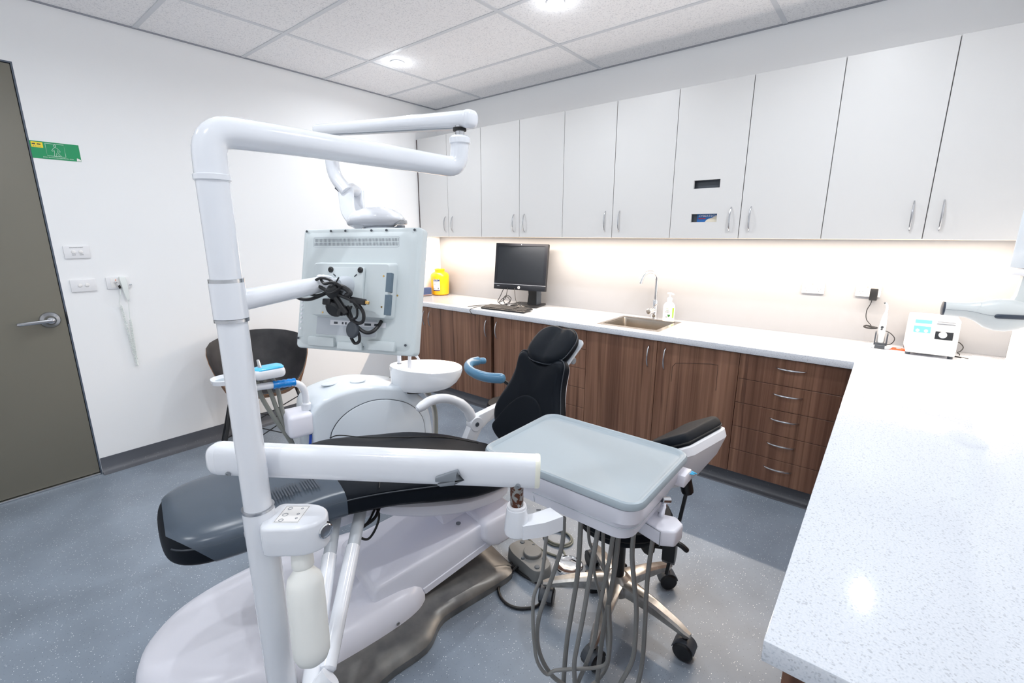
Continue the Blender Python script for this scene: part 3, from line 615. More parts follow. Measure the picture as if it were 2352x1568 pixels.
ob('plug', join(cyl(Mx @ V((-.016, .004, .0125)), Mx @ V((-.012, .0, .03)), .006), cyl(Mx @ V((-.012, .0, .03)), Mx @ V((-.004, -.016, .035)), .006)), 'chrome', t); ob('plug_boot', cyl(Mx @ V((-.005, -.012, .034)), Mx @ V((0, -.034, .034)), .0065), 'rubber', t)
ob('hook', box(.052, .066, -.02, -.014, .006, .016, .001, 1, Mx), 'lgrey', t)
t = thing('call_handset', 'pale call handset hanging on the wall plate with a coiled cord', 'handset', (.03, -2.735, 1.18))
ob('grip', loft([[V((.022 + sx * d, -2.742 + sy * wd + dy, z)) for sx, sy in ((-1, -.8), (-.4, -1), (.4, -1), (1, -.8), (1, .8), (.4, 1), (-.4, 1), (-1, .8))] for z, wd, d, dy in ((1.266, .014, .008, -.006), (1.258, .018, .012, -.005), (1.2, .017, .012, 0), (1.14, .012, .009, .004), (1.12, .008, .007, .006), (1.112, .005, .005, .006))]), 'coil', t)
ob('call_button', lathe([(.006, 0), (.006, .002), (0, .003)], 12, frame((.031, -2.748, 1.247), (0, 1, 0), (0, 0, 1))), 'inkg', t)
def helix(a, b, turns, rr, n=7):
    a, b = V(a), V(b); d = b - a; t_ = d.normalized(); x = V((1, 0, 0)); x = (x - t_ * x.dot(t_)).normalized(); y = t_.cross(x)
    return [a + d * (k / (turns * n)) + (x * math.cos(2 * PI * k / n) + y * math.sin(2 * PI * k / n)) * rr for k in range(turns * n + 1)]
ob('coiled_cord', join(tube(helix((.022, -2.778, 1.085), (.018, -2.752, .675), 52, .0056), .0025, 5), tube(helix((.018, -2.752, .675), (.022, -2.745, .985), 42, .0056), .0025, 5), tube(cr([(.03, -2.768, 1.195), (.028, -2.772, 1.15), (.022, -2.784, 1.105), (.022, -2.778, 1.085)], 5), .0022, 6), tube(cr([(.022, -2.736, 1.112), (.02, -2.742, 1.03), (.02, -2.745, 1.0), (.022, -2.74, .985)], 5), .0022, 6)), 'coil', t)

# ================================================================== DENTAL CHAIR (own frame: u along the chair towards the head, v towards the operator)
TH = math.radians(12); CO = V((2.344, -2.317, 0)); CU = V((math.sin(TH), math.cos(TH), 0)); CV = V((math.cos(TH), -math.sin(TH), 0)); Z = V((0, 0, 1))
def CF(u, v, z): return CO + CU * u + CV * v + Z * z
FL = frame(CO, CU, CV, None) if False else Matrix(((CV.x, CU.x, 0, CO.x), (CV.y, CU.y, 0, CO.y), (0, 0, 1, 0), (0, 0, 0, 1)))   # local (v, u, z)
FS = frame(CO, CU, Z)          # local (u, z, v)
ch = thing('dental_chair', 'reclined black padded dental chair on a white base in the middle', 'dental chair', tuple(CF(-.2, 0, 0)))
pl = [(-.25, .36), (.2, .345), (.25, .33), (.292, .28), (.30, .0), (.315, -.08), (.385, -.18), (.405, -.36), (.5, -.55), (.62, -.64), (.62, -.78), (.42, -.93), (.15, -.97), (-.15, -.95), (-.27, -.82), (-.33, -.55), (-.27, -.1), (-.26, .3)]
o0, o1 = cr([(a, b) for a, b in pl], 4, True), None
cen = V((.05, -.35))
ob('base_plate', loft([[FL @ V((p.x, p.y, .0005)) for p in o0], [FL @ V((p.x, p.y, .03)) for p in o0], [FL @ V((*(cen + (p - cen) * .965), .044)) for p in o0], [FL @ V((*(cen + (p - cen) * .88), .058)) for p in o0]]), 'plate', ch)
co = cr([(-.36, -.3), (-.385, -.6), (-.31, -.86), (-.19, -.985), (-.05, -1.02), (.06, -.985), (.20, -.86), (.265, -.6), (.272, -.4), (.255, -.2), (.215, -.1), (.15, -.085), (-.2, -.09), (-.32, -.14)], 5, True)
def hgt(p): return 1
cen = V((-.05, -.5)); rings = []
for k, (d, z) in enumerate(((0, .05), (.0, .085), (.012, .115), (.035, .138), (.07, .151), (.12, .158), (.18, .162))):
    rings.append([FL @ V((*(cen + (p - cen) * max(0, ((p - cen).length - d) / (p - cen).length)), z)) for p in co])
bc = ob('base_cover', loft(rings), 'lav', ch)
ob('rim_screw', lathe([(.007, 0), (.007, .004), (.003, .005)], 12, frame(CF(-.235, .262, .075), CU, Z)), 'alu', bc)
ob('lift_arm', prism([(-.31, .08), (-.295, .2), (-.27, .215), (.2, .272), (.33, .262), (.36, .16), (.29, .142), (-.08, .065)], -.17, .195, FS, .016, 3, 15), 'lav', ch)
ob('lift_arm_trim', prism([(-.08, .075), (.31, .158), (.34, .172), (.315, .19), (-.09, .105)], .19, .199, FS, .002, 1), 'lav', ch)
ob('pivot_cover', prism([(.21, .29), (.2, .21), (.235, .165), (.28, .145), (.36, .15), (.40, .19), (.40, .30)], -.21, .225, FS, .02, 3, 15), 'lav', ch)
ob('pivot_screw', lathe([(.011, 0), (.011, .003), (.006, .001), (0, .0)], 14, frame(CF(.135, .12, .272), CU, CV, Z)), 'mgrey', ch)
ob('seat_post', prism([(.10, .2), (.06, .40), (.3, .38), (.32, .24)], -.07, .07, FS, .01), 'lav', ch)
def padring(u, hw, zb, zt, e=4.5, n=28, off=0, sag=0):
    r = []
    for k in range(n):
        a = 2 * PI * k / n; c, s = math.cos(a), math.sin(a)
        x = math.copysign(abs(c) ** (2 / e), c); y = math.copysign(abs(s) ** (2 / e), s)
        z = (zb + zt) / 2 + y * (zt - zb) / 2
        if s > 0: z += -sag * x * x * .5
        r.append(CF(u, x * hw + off, z))
    return r
spec = [(-.885, .05, .60, .652), (-.878, .11, .585, .664), (-.86, .16, .574, .674), (-.82, .2, .568, .68), (-.75, .222, .565, .682), (-.6, .23, .563, .682), (-.45, .235, .567, .688), (-.38, .25, .573, .692), (-.3, .265, .567, .69), (-.2, .27, .548, .672), (-.06, .272, .502, .646), (.06, .27, .464, .626), (.15, .265, .44, .60), (.26, .25, .424, .562), (.36, .23, .416, .518), (.44, .20, .41, .482), (.5, .15, .408, .458), (.525, .08, .412, .45)]
def dens(sp, n=4):
    return [tuple(p) for p in cr2(sp, n)]
def cr2(sp, n):
    out = []; m = len(sp)
    for i in range(m - 1):
        p0 = sp[max(0, i - 1)]; p1 = sp[i]; p2 = sp[i + 1]; p3 = sp[min(m - 1, i + 2)]
        for k in range(n):
            t = k / n; out.append([.5 * (2 * b + (c - a) * t + (2 * a - 5 * b + 4 * c - d) * t * t + (3 * b - a - 3 * c + d) * t ** 3) for a, b, c, d in zip(p0, p1, p2, p3)])
    out.append(list(sp[-1])); return out
sp = cr2(spec, 3)
seat = ob('seat_cushion', loft([padring(*q, sag=.012) for q in sp]), 'leather', ch)
# seams follow the top edge
def seam_pts(side, u0, u1, k=.975, zk=.80):
    return [CF(u, side * hw * k, zb + (zt - zb) * zk) for u, hw, zb, zt in sp if u0 <= u <= u1]
for sd in (1,): ob('seam', tube(seam_pts(sd, -.86, .46, 1.0, .66), .0028, 6), 'piping', seat)
ob('panel_seam', tube(cr([CF(-.27, .262, .665), CF(-.24, .22, .683), CF(-.15, .15, .672), CF(0, .12, .640), CF(.2, .115, .585), CF(.4, .1, .50)], 6), .0024, 6), 'seam', seat)
ob('panel_seam', tube(cr([CF(-.27, -.262, .665), CF(-.24, -.22, .683), CF(-.15, -.15, .672), CF(0, -.12, .640), CF(.2, -.115, .585), CF(.4, -.1, .50)], 6), .0024, 6), 'seam', seat)
# transparent foot cover: clear sleeve over the leg rest
def grow(q, d): return (q[0], q[1] + d, q[2] - d * .3, q[3] + d)
cs = [grow(q, .004) for q in sp if -.87 <= q[0] <= -.36]
def sleeve(q, i, n):
    r = padring(*q, sag=.012, n=40)
    return [r[(k + 30) % 40] for k in range(40)]
rings = [sleeve(q, i, len(cs)) for i, q in enumerate(cs)]
vs = [p for r in rings for p in r]; fs = []
for i in range(len(rings) - 1):
    for k in range(39): fs.append([i * 40 + k, i * 40 + k + 1, (i + 1) * 40 + k + 1, (i + 1) * 40 + k])
_bm = bmesh.new(); _bv = [_bm.verts.new(p) for p in vs]
for f in fs: _bm.faces.new([_bv[i] for i in f])
p1, p2, p3 = CF(-.885, .02, .62), CF(-.80, .23, .645), CF(-.74, .23, .565); pn_ = (p2 - p1).cross(p3 - p1).normalized()
if pn_.dot(CF(-.88, .2, .56) - p1) < 0: pn_ = -pn_
bmesh.ops.bisect_plane(_bm, geom=_bm.verts[:] + _bm.edges[:] + _bm.faces[:], plane_co=p1, plane_no=pn_, clear_outer=True)
_bm.verts.index_update(); vs = [v.co.copy() for v in _bm.verts]; fs = [[v.index for v in f.verts] for f in _bm.faces]; _bm.free()
film = ob('foot_cover', (vs, fs), 'film', ch, 'clear grey plastic foot cover')
lines = []
for blk, (u0, u1, v0, v1) in enumerate(((-.58, -.50, .085, .175), (-.488, -.445, .085, .18))):
    k = 0; u = u0
    while u < u1:
        lines.append(box(v0 + random.uniform(0, .008), v1 - random.uniform(0, .02), u, u + .004, .6942, .6946, Mx=FL)); u += .0085
ob('printed_notice', join(*lines), 'ink', film, kind='stuff')
# under-seat pan
pan = [(-.26, .1, .50, .545), (-.22, .17, .47, .55), (-.12, .2, .425, .53), (0, .215, .382, .50), (.14, .22, .35, .46), (.28, .21, .335, .44), (.37, .18, .335, .43), (.42, .1, .345, .42)]
ob('seat_pan', loft([padring(*q, e=2.8) for q in cr2(pan, 3)]), 'lav', ch)
ob('seat_bracket', box(-.2, .17, -.42, -.24, .50, .56, .02, 3, FL), 'lav', ch)
# leg-rest struts down to the post foot
for a, b in (((2.409, -2.733, .55), (2.80, -3.06, .34)), ((2.455, -2.66, .55), (2.775, -2.99, .36))):
    d = V(b) - V(a); ob('strut', tube([V(a), V(a) + d * .3], .021, 14), 'lgrey', ch); ob('strut', tube([V(a) + d * .28, V(b)], .0235, 16, dome=.4), 'white', ch)
ob('strut_foot', tube(fillet([(2.81, -3.0, .37), (2.80, -3.055, .33), (2.80, -3.07, .05)], .05), .03, 16), 'white', ch)
ob('chair_cable', tube(cr([CF(-.25, .17, .54), CF(-.3, .2, .505), CF(-.345, .2, .495), CF(-.33, .2, .46), CF(-.3, .2, .44), CF(-.27, .2, .47), CF(-.25, .19, .51), CF(-.25, .16, .54)], 6), .0045, 8), 'cable', ch)
ob('chair_cable', tube(cr([CF(-.24, .18, .54), CF(-.27, .2, .515), CF(-.31, .205, .503), CF(-.35, .205, .492)], 6), .006, 8), 'cable', ch)
# backrest
bl = V((0, .29, .957)).normalized()
BF = FL @ frame((0, .587, .44), (1, 0, 0), bl)
hwid = [(0, .075), (.012, .13), (.045, .19), (.1, .236), (.16, .25), (.22, .236), (.28, .211), (.34, .188), (.40, .175), (.45, .172), (.485, .168), (.508, .145), (.505, .105), (.482, .06)]
rs = [V((h, r)) for r, h in hwid]; outl = [tuple(p) for p in cr(rs, 3)] + [(0, .468)] + [(-p[0], p[1]) for p in reversed(cr(rs, 3))]
outl = [(p[0], p[1]) for p in outl]
bd = lambda p: V((p.x, p.y, p.z + .55 * p.x * p.x + .12 * (p.y - .28) ** 2))
bk = ob('backrest', pillow(outl, .085, .04, BF @ Matrix.Translation((0, 0, -.085)), .012, bend=bd), 'leather', ch)
ol2 = [(p[0] * 1.01, p[1] * 1.008) for p in outl]
ob('back_seam', tube([BF @ (lambda q: V((q.x, q.y, q.z)))(bd(V((p[0] * 1.0, p[1] * 1.0, -.026)))) for p in outl], .0032, 6, True), 'piping', bk)
lum = cr([(-.205, .06), (-.185, .12), (-.13, .21), (-.06, .275), (.015, .29), (.085, .262), (.12, .19), (.13, .08), (.12, .015), (0, .002), (-.13, .012)], 4, True)
ob('lumbar_panel', pillow([(p.x, p.y) for p in lum], .012, .012, BF @ Matrix.Translation((0, 0, .006)), .004, True, bend=bd), 'leather', bk)
ob('lumbar_seam', tube([BF @ bd(V((p.x * 1.0, p.y, .0075))) for p in lum], .003, 6, True), 'seam', bk)
ob('back_shell', pillow([(p[0] * .86, p[1] * .95 + .012) for p in outl], .02, .012, BF @ Matrix.Translation((0, 0, -.096)), .0, bend=bd), 'plas', ch)
# headrest
hy = V((0, .75, .66)).normalized(); HF = FL @ frame((0, .81, .965), (1, 0, 0), hy)
hol = [V(p) for p in ell(.142, .122, 40, p=2.7)]
hd_ = ob('headrest', pillow([(p.x, p.y) for p in hol], .075, .036, HF @ Matrix.Translation((0, 0, -.04)), .006, bend=lambda p: V((p.x, p.y, p.z - .014 * math.exp(-(p.x / .035) ** 2)))), 'leather', ch)
ob('headrest_seam', tube([HF @ V((p.x * 1.0, p.y * 1.0, .008)) for p in hol], .003, 6, True), 'piping', hd_)
hb = ob('headrest_bracket', prism(rpoly(-.1, .134, -.105, .10, .03), -.052, -.04, HF, .004), 'lgrey', ch, 'grey headrest bracket')
ob('pivot_block', join(box(.04, .1, -.06, .03, -.085, -.052, .008, 2, HF), cyl(HF @ V((.03, -.01, -.082)), HF @ V((.115, -.01, -.082)), .018, 14, .003)), 'mgrey', hb); ob('head_slide', box(-.03, .03, -.2, -.02, -.085, -.06, .006, 2, HF), 'alu', hb)
# armrest
ar = ob('armrest', tube(cr([CF(.2, -.33, .668), CF(.27, -.33, .692), CF(.35, -.33, .684), CF(.43, -.33, .645), CF(.49, -.33, .585), CF(.515, -.33, .53)], 5), [.022] + [.0255] * 15 + [.028] * 5 + [.03] * 5, 14, dome=.9), 'white', ch)
ob('armrest_pivot', lathe([(.04, -.022), (.042, -.018), (.042, .024), (.039, .029), (0, .029)], 24, frame(CF(.53, -.325, .5), CU, Z)), 'white', ar); ob('pivot_bolt', lathe([(.013, 0), (.012, .004), (.006, .004), (.005, .001)], 14, frame(CF(.53, -.325, .5) + CV * .029, CU, Z)), 'dgrey', ar)
ob('armrest_link', prism([(.495, .50), (.44, .395), (.50, .36), (.565, .462), (.61, .49), (.70, .52), (.70, .575), (.55, .548)], -.345, -.30, FS, .005), 'white', ch)

# ================================================================== CUSPIDOR UNIT
cu = thing('cuspidor_unit', 'rounded white side unit with a spittoon bowl beyond the chair', 'dental unit', tuple(CF(.1, -.74, 0)))
prof = [(-.25, .05), (-.255, .62), (-.245, .675), (-.2, .718), (-.1, .742), (0, .748), (.08, .74), (.16, .718), (.24, .70), (.31, .668), (.37, .60), (.405, .52), (.42, .42), (.42, .05)]
body = fillet([(a, b, 0) for a, b in prof], .05, 4)
ob('body', prism([(p.x, p.y) for p in body], -.90, -.60, FS, .045, 4, 40), 'unit', cu)
ob('pedestal', box(-.88, -.62, -.22, .38, .0005, .06, .01, 2, FL), 'lav', cu)
pn = [(-.175, .30), (-.172, .50), (-.15, .565), (-.1, .615), (-.03, .648), (.06, .662), (.16, .645), (.26, .60), (.33, .53), (.36, .45), (.365, .30)]
pnl = ob('side_panel', prism([(p.x, p.y) for p in cr(pn, 4)], -.603, -.592, FS, .005), 'unit', cu); ob('panel_groove', tube([FS @ V((p.x, p.y, -.598)) for p in cr(pn, 4)], .0028, 6), 'dgrey', pnl)
for u, v_, z in ((-.10, -.78, .7455), (.035, -.72, .749)): ob('cap_disc', lathe([(.036, -.002), (.036, .002), (.03, .0034), (0, .0036)], 24, Matrix.Translation(CF(u, v_, z)), 1, 1.2), 'unit', cu)
ob('side_box', box(-.75, -.60, -.36, -.24, .552, .672, .022, 3, FL), 'lav', cu)
ob('unit_cable', tube(cr([CF(-.26, -.62, .55), CF(-.27, -.62, .45), CF(-.25, -.62, .33), CF(-.22, -.62, .2)], 5), .007, 8), 'bluecable', cu)
bc_ = V((1.838, -1.812, 0)); bx = V((.776, .63, 0)); by = V((-.63, .776, 0))
def brow(hx, hy, off, z, n=36, egg=.12, tilt=0):
    r = []
    for k in range(n):
        a = 2 * PI * k / n; c, s = math.cos(a), math.sin(a)
        r.append(bc_ + bx * (off + hx * c) + by * (hy * s * (1 + egg * c)) + Z * (z + tilt * c)); 
    return r
bl_ = [brow(.135, .10, -.052, .667), brow(.152, .112, -.04, .671), brow(.175, .124, -.021, .684), brow(.191, .132, -.010, .708), brow(.203, .139, -.001, .742), brow(.208, .142, .002, .778, tilt=-.004), brow(.206, .141, .002, .795, tilt=-.01), brow(.197, .133, .002, .795, tilt=-.01), brow(.165, .112, .02, .77), brow(.125, .09, .035, .735), brow(.06, .05, .045, .715), brow(.012, .012, .05, .712)]
bo = ob('bowl', loft(bl_), 'cer', cu)
ob('bowl_deck', loft([[bc_ + bx * (-.128 + .058 * math.cos(2 * PI * k / 20)) + by * (.085 * math.sin(2 * PI * k / 20)) + Z * z for k in range(20)] for z in (.78, .802)]), 'cer', bo)
ob('bowl_gasket', loft([brow(.10, .082, -.075, .655), brow(.102, .084, -.075, .669)]), 'seam', cu)
fa = bc_ + bx * -.082 + by * -.04
ob('rinse_faucet', tube(cr([fa + Z * .80, fa + Z * .84, fa + bx * .004 + Z * .868, fa + bx * .022 + Z * .878, fa + bx * .042 + Z * .862, fa + bx * .052 + Z * .846], 5), [.012] * 5 + [.010] * 6 + [.007] * 15, 10, dome=.6), 'plas', cu)
fb = bc_ + bx * -.158 + by * .03
ob('cup_filler', tube([fb + Z * .795, fb + Z * .9], .011, 12), 'plas', cu); ob('filler_ring', tube([fb + Z * .800, fb + Z * .804], .0125, 12), 'seam', cu)
ob('drain_pipe', tube(cr([CF(.40, -.66, .66), CF(.435, -.66, .60), CF(.47, -.66, .5), CF(.475, -.66, .38), CF(.46, -.66, .2)], 5), .011, 10), 'hose2', cu); ob('drain_pipe', tube(cr([CF(.38, -.72, .66), CF(.445, -.72, .58), CF(.49, -.72, .46), CF(.49, -.72, .3)], 5), .009, 10), 'steel', cu)
# assistant arm and tray
am = V((1.645, -2.43, .69))
ob('assistant_arm', tube(fillet([(1.645, -2.43, .66), (1.645, -2.428, .822), (1.58, -2.74, .838)], .09, 8), .0165, 14, dome=.5), 'white', cu); ob('arm_socket', lathe([(.024, 0), (.024, .03), (.02, .036)], 16, Matrix.Translation((1.645, -2.43, .672))), 'white', cu)
at = thing('assistant_tray', 'small white assistant instrument holder with blue film behind the post', 'dental tray', (1.6, -2.65, .86))
AF = frame((1.607, -2.64, .874), (.205, .979, 0), (-.979, .205, 0), (0, 0, 1)) @ Matrix.Scale(.84, 4)
ob('holder', pillow(rpoly(-.01, .155, -.055, .055, .03), .055, .016, AF, .002), 'white', at)
ob('dish', loft([[AF @ V((p[0], p[1], z)) for p in ell(hx, hy, 28, -.1, 0, 2.6)] for hx, hy, z in ((.08, .055, .006), (.1, .075, .012), (.104, .078, .036), (.098, .072, .038), (.09, .066, .02), (.04, .03, .018), (.004, .003, .018))]), 'white', at)
ob('dish_liner', prism(ell(.086, .062, 26, -.1, 0, 2.6), .018, .0205, AF), 'tray', at)
ob('barrier_film', pillow(rpoly(0, .15, -.05, .05, .03), .014, .01, AF @ Matrix.Translation((0, 0, .047)), .003, bend=lambda p: V((p.x, p.y, p.z + .003 * math.sin(p.x * 90) * math.cos(p.y * 70)))), 'cyan', at)
ob('syringe_tip', tube([AF @ V((.035, .0, .055)), AF @ V((.028, .0, .105))], [.009, .006], 10, dome=.5), 'alu', at); ob('syringe_tip', tube([AF @ V((-.02, .01, .055)), AF @ V((-.024, .01, .09))], [.008, .005], 10, dome=.5), 'plas', at)
for h in ([(1.60, -2.63, .865), (1.567, -2.605, .772), (1.576, -2.562, .649), (1.589, -2.502, .503), (1.6, -2.47, .35)], [(1.605, -2.60, .865), (1.575, -2.566, .79), (1.581, -2.541, .666), (1.590, -2.495, .489), (1.61, -2.46, .34)], [(1.612, -2.565, .865), (1.582, -2.532, .789), (1.585, -2.522, .661), (1.590, -2.498, .502), (1.62, -2.455, .33)]):
    ob('suction_hose', tube(cr(h, 5), .0105, 10), 'hose2', at)
AD = (V((1.58, -2.74, .838)) - V((1.645, -2.43, .824))).normalized(); A0 = V((1.637, -2.468, .8245))
single('blue_wrap', tube([A0 + AD * (k * .0077) for k in range(14)], [.0195 + .0016 * math.sin(k * 2.1) for k in range(14)], 14), 'blue', 'crinkled bright blue film wrapped round the assistant arm', 'wrap', tuple(A0))

# ================================================================== POST, LAMP, MONITOR
PX, PY = 2.723, -3.089
po = thing('dental_post', 'tall white tubular post with a bent top arm in the foreground', 'post', (PX, PY, 0))
ob('post_foot', lathe([(.075, .045), (.07, .07), (.045, .08)], 24, Matrix.Translation((PX, PY, 0))), 'white', po)
ob('lower_tube', cyl((PX, PY, .05), (PX, PY, .888), .0355, 28, .002), 'white', po)
for z0, z1, r in ((.886, .892, .0362), (1.345, 1.352, .0342), (1.43, 1.438, .0342)): ob('joint_ring', cyl((PX, PY, z0), (PX, PY, z1), r, 28), 'steel', po)
ob('seam_line', join(box(PX - .0382, PX - .0342, PY - .014, PY - .012, .1, .88), box(PX - .0382, PX - .0342, PY - .004, PY - .002, .1, .88)), 'lgrey', po)
ob('upper_tube', cyl((PX, PY, .89), (PX, PY, 1.65), .0305, 28), 'white', po)
ob('monitor_collar', lathe([(.031, 1.352), (.0345, 1.353), (.0345, 1.43), (.031, 1.431)], 28, Matrix.Translation((PX, PY, 0))), 'white', po)
arm_pts = fillet([(PX, PY, 1.635), (2.718, -3.085, 1.735), (2.745, -2.94, 1.733), (2.797, -2.625, 1.722), (2.846, -2.508, 1.712), (2.851, -2.504, 1.775)], .075, 8)
nn = len(arm_pts)
ob('light_arm', tube(arm_pts, [.0315 - .0065 * min(1, max(0, (i - 8) / (nn - 12))) for i in range(nn)], 24), 'white', po); ob('elbow_ring', lathe([(.0305, 1.636), (.034, 1.638), (.034, 1.648), (.031, 1.65)], 28, Matrix.Translation((PX, PY, 0))), 'white', po)
ob('arm_end_cap', lathe([(.0255, 0), (.029, .003), (.029, .016), (.024, .022), (0, .023)], 24, Matrix.Translation((2.851, -2.504, 1.772))), 'white', po)
# water bottle bracket
Mx = frame((2.80, -3.028, .79), (.776, .63, 0), (-.63, .776, 0), (0, 0, 1))
hd2 = ob('bottle_head', prism([(p[0], p[1]) for p in cr([(-.075, -.044), (-.02, -.052), (.03, -.046), (.06, -.022), (.066, .004), (.052, .034), (.02, .052), (-.03, .056), (-.075, .046)], 5, True)], .0, .078, Mx, .009, 4, 30), 'white', po)
ob('switch_label', box(-.05, .01, -.03, .04, .0778, .0785, Mx=Mx), 'paper', hd2, 'printed switch label')
def ring(c, r): return tube([Mx @ V((c[0] + a + .01, c[1] + b, .0786)) for a, b in ell(r, r, 14)], .0008, 5, True)
ob('label_icons', join(ring((-.045, .028), .005), ring((-.045, .002), .006), ring((-.045, -.02), .005), ring((-.015, .005), .003), ring((-.012, -.012), .0025), ring((-.015, .028), .0025)), 'inkg', hd2)
ob('label_border', tube([Mx @ V((a, b, .0786)) for a, b in ((-.048, -.028), (.008, -.028), (.008, .038), (-.048, .038))], .0007, 4, True), 'inkg', hd2)
pd = (rt * .80 - fw * .6 + V((0, 0, .0))); pd.z = 0; pd.normalize(); pc_ = Mx @ V((.063, -.012, .046))
PF = frame(pc_, Z.cross(pd), Z, pd)
ob('pressure_gauge', lathe([(.018, -.006), (.0185, .006), (.016, .008), (.0155, .004), (0, .004)], 24, PF), 'chrome', hd2); ob('gauge_face', lathe([(.015, .0042), (0, .0052)], 20, PF), 'dial', hd2); ob('gauge_gasket', lathe([(.0205, -.008), (.0205, -.003), (.018, -.002)], 24, PF), 'rubber', hd2)
wb = thing('water_bottle', 'frosted white plastic water bottle hanging under the post bracket', 'bottle', (2.83, -3.046, .50))
d0, d1 = V((2.812, -3.038, .775)), V((2.868, -3.066, .505)); ax = d1 - d0; L0 = ax.length; q = V((0, 1, 0)); Bm = frame(d0, q.cross(ax), q, ax)
ob('bottle', lathe([(.02, .03), (.026, .042), (.038, .056), (.0425, .075), (.043, .11), (.043, .22), (.0415, .245), (.034, .262), (.02, .272), (.014, .276), (0, .276)], 32, Bm), 'bottle', wb); ob('cap', lathe([(.0, -.004), (.0235, -.004), (.0245, 0), (.0255, .018), (.0255, .03), (.023, .034), (0.02, .036)], 28, Bm), 'bottle', wb)
ob('fitting', lathe([(.012, -.02), (.012, -.002), (0, -.002)], 14, Bm), 'gold', wb)
# operating lamp
lp = thing('operating_lamp', 'white dental operating lamp hanging from a straight upper arm', 'lamp', (2.06, -2.24, 1.6))
a0, a1 = V((2.872, -2.497, 1.835)), V((1.80, -2.322, 1.973)); d = (a1 - a0).normalized()
F = frame(a0, d, Z)
def obar(x, hy, hz, n=24, e=2.8): return [F @ V((x, p[1], p[0])) for p in ell(hz, hy, n, p=e)]
ob('spring_arm', loft([obar(-.008, .0225, .023), obar((a1 - a0).length, .0225, .023)]), 'white', lp)
ob('arm_cap', loft([obar(-.03, .012, .012), obar(-.026, .019, .019), obar(-.018, .0235, .024), obar(-.008, .0235, .024)]), 'white', lp); ob('arm_cap', loft([obar((a1 - a0).length + k, h, h) for k, h in ((0, .0235), (.01, .0225), (.016, .015))]), 'white', lp)
ob('arm_underside', box(.02, (a1 - a0).length - .02, -.0245, -.0222, -.012, .012, .001, 1, F), 'lgrey', lp)
ob('pivot_pin', cyl((2.851, -2.504, 1.79), (2.851, -2.504, 1.82), .013, 16), 'steel', lp); ob('pin_collar', cyl((2.851, -2.504, 1.807), (2.851, -2.504, 1.815), .0185, 16), 'seam', lp)
j0 = V((1.872, -2.315, 1.95))
ob('drop_tube', tube(fillet([j0, (1.874, -2.312, 1.78), (1.947, -2.297, 1.708)], .05, 6), .0285, 18), 'white', lp); ob('tube_groove', cyl((1.873, -2.313, 1.838), (1.873, -2.313, 1.842), .0265, 18), 'seam', lp); ob('tube_screw', lathe([(.005, 0), (.005, .003), (0, .003)], 10, frame((1.885, -2.337, 1.856), (.78, .63, 0), (0, 0, 1))), 'alu', lp)
ob('tube_label', box(-.012, .022, -.006, .006, 0, .0006, Mx=frame((1.915, -2.326, 1.722), (.8, .17, -.58), (.58, .1, .8))), 'ink', lp)
lx = V((.776, .63, 0)); ly = V((-.63, .776, 0))          # lamp sideways / away from view
yk = cr([(1.938, -2.298, 1.722), (1.958, -2.31, 1.675), (1.978, -2.32, 1.632), (2.003, -2.318, 1.598), (2.030, -2.31, 1.578), (2.045, -2.30, 1.570)], 5)
def ribbon(off):
    rs_ = []
    for i, p in enumerate(yk):
        d_ = (yk[min(i + 1, len(yk) - 1)] - yk[max(i - 1, 0)]).normalized(); w_ = ly.cross(d_).normalized(); q = i / (len(yk) - 1)
        h_ = .034 - .008 * q if q < .93 else .020; c_ = p + ly * off
        rs_.append([c_ + w_ * (h_ * a_) + ly * b_ for a_, b_ in ((-1, -.004), (-.85, -.009), (.85, -.009), (1, -.004), (1, .004), (.85, .009), (-.85, .009), (-1, .004))])
    return loft(rs_)
ob('yoke', ribbon(0), 'white', lp); ob('yoke', ribbon(.14), 'white', lp)
ob('yoke_bridge', tube([yk[0] + Z * .0, yk[0] + ly * .07 + Z * .008, yk[0] + ly * .14], .026, 14, dome=.5), 'white', lp)
LF = frame((2.048, -2.238, 1.577), lx, ly, Z) @ Matrix.Diagonal((.9, .9, 1, 1))
hp_ = []
for x, hw_, z0, z1 in ((-.125, .02, .0, .02), (-.12, .05, -.014, .03), (-.09, .085, -.02, .05), (-.03, .1, -.022, .068), (.04, .1, -.02, .07), (.09, .09, -.014, .058), (.125, .065, .0, .04), (.14, .03, .008, .024)):
    hp_.append([LF @ V((x, hw_ * math.cos(2 * PI * k / 24), (z0 + z1) / 2 + (z1 - z0) / 2 * math.sin(2 * PI * k / 24) * (1 if True else 0))) for k in range(24)])
hd3 = ob('lamp_head', loft(hp_), 'white', lp)
ob('lamp_underside', pillow(ell(.085, .075, 24, .03), .022, .01, LF @ Matrix.Translation((0, 0, -.036)), 0), 'lgrey', hd3); ob('lamp_lens', pillow(rpoly(.1, .15, -.05, .05, .015), .02, .006, LF @ Matrix.Translation((0, 0, -.006))), 'glass', hd3); ob('sensor', box(.112, .14, -.03, .03, -.022, -.008, .003, 2, LF), 'mgrey', hd3)
ob('yoke_knob', lathe([(.026, -.004), (.026, .006), (.022, .008), (0, .008)], 24, frame(V((2.036, -2.306, 1.577)) - ly * .009, lx, Z, -ly)), 'lgrey', lp)
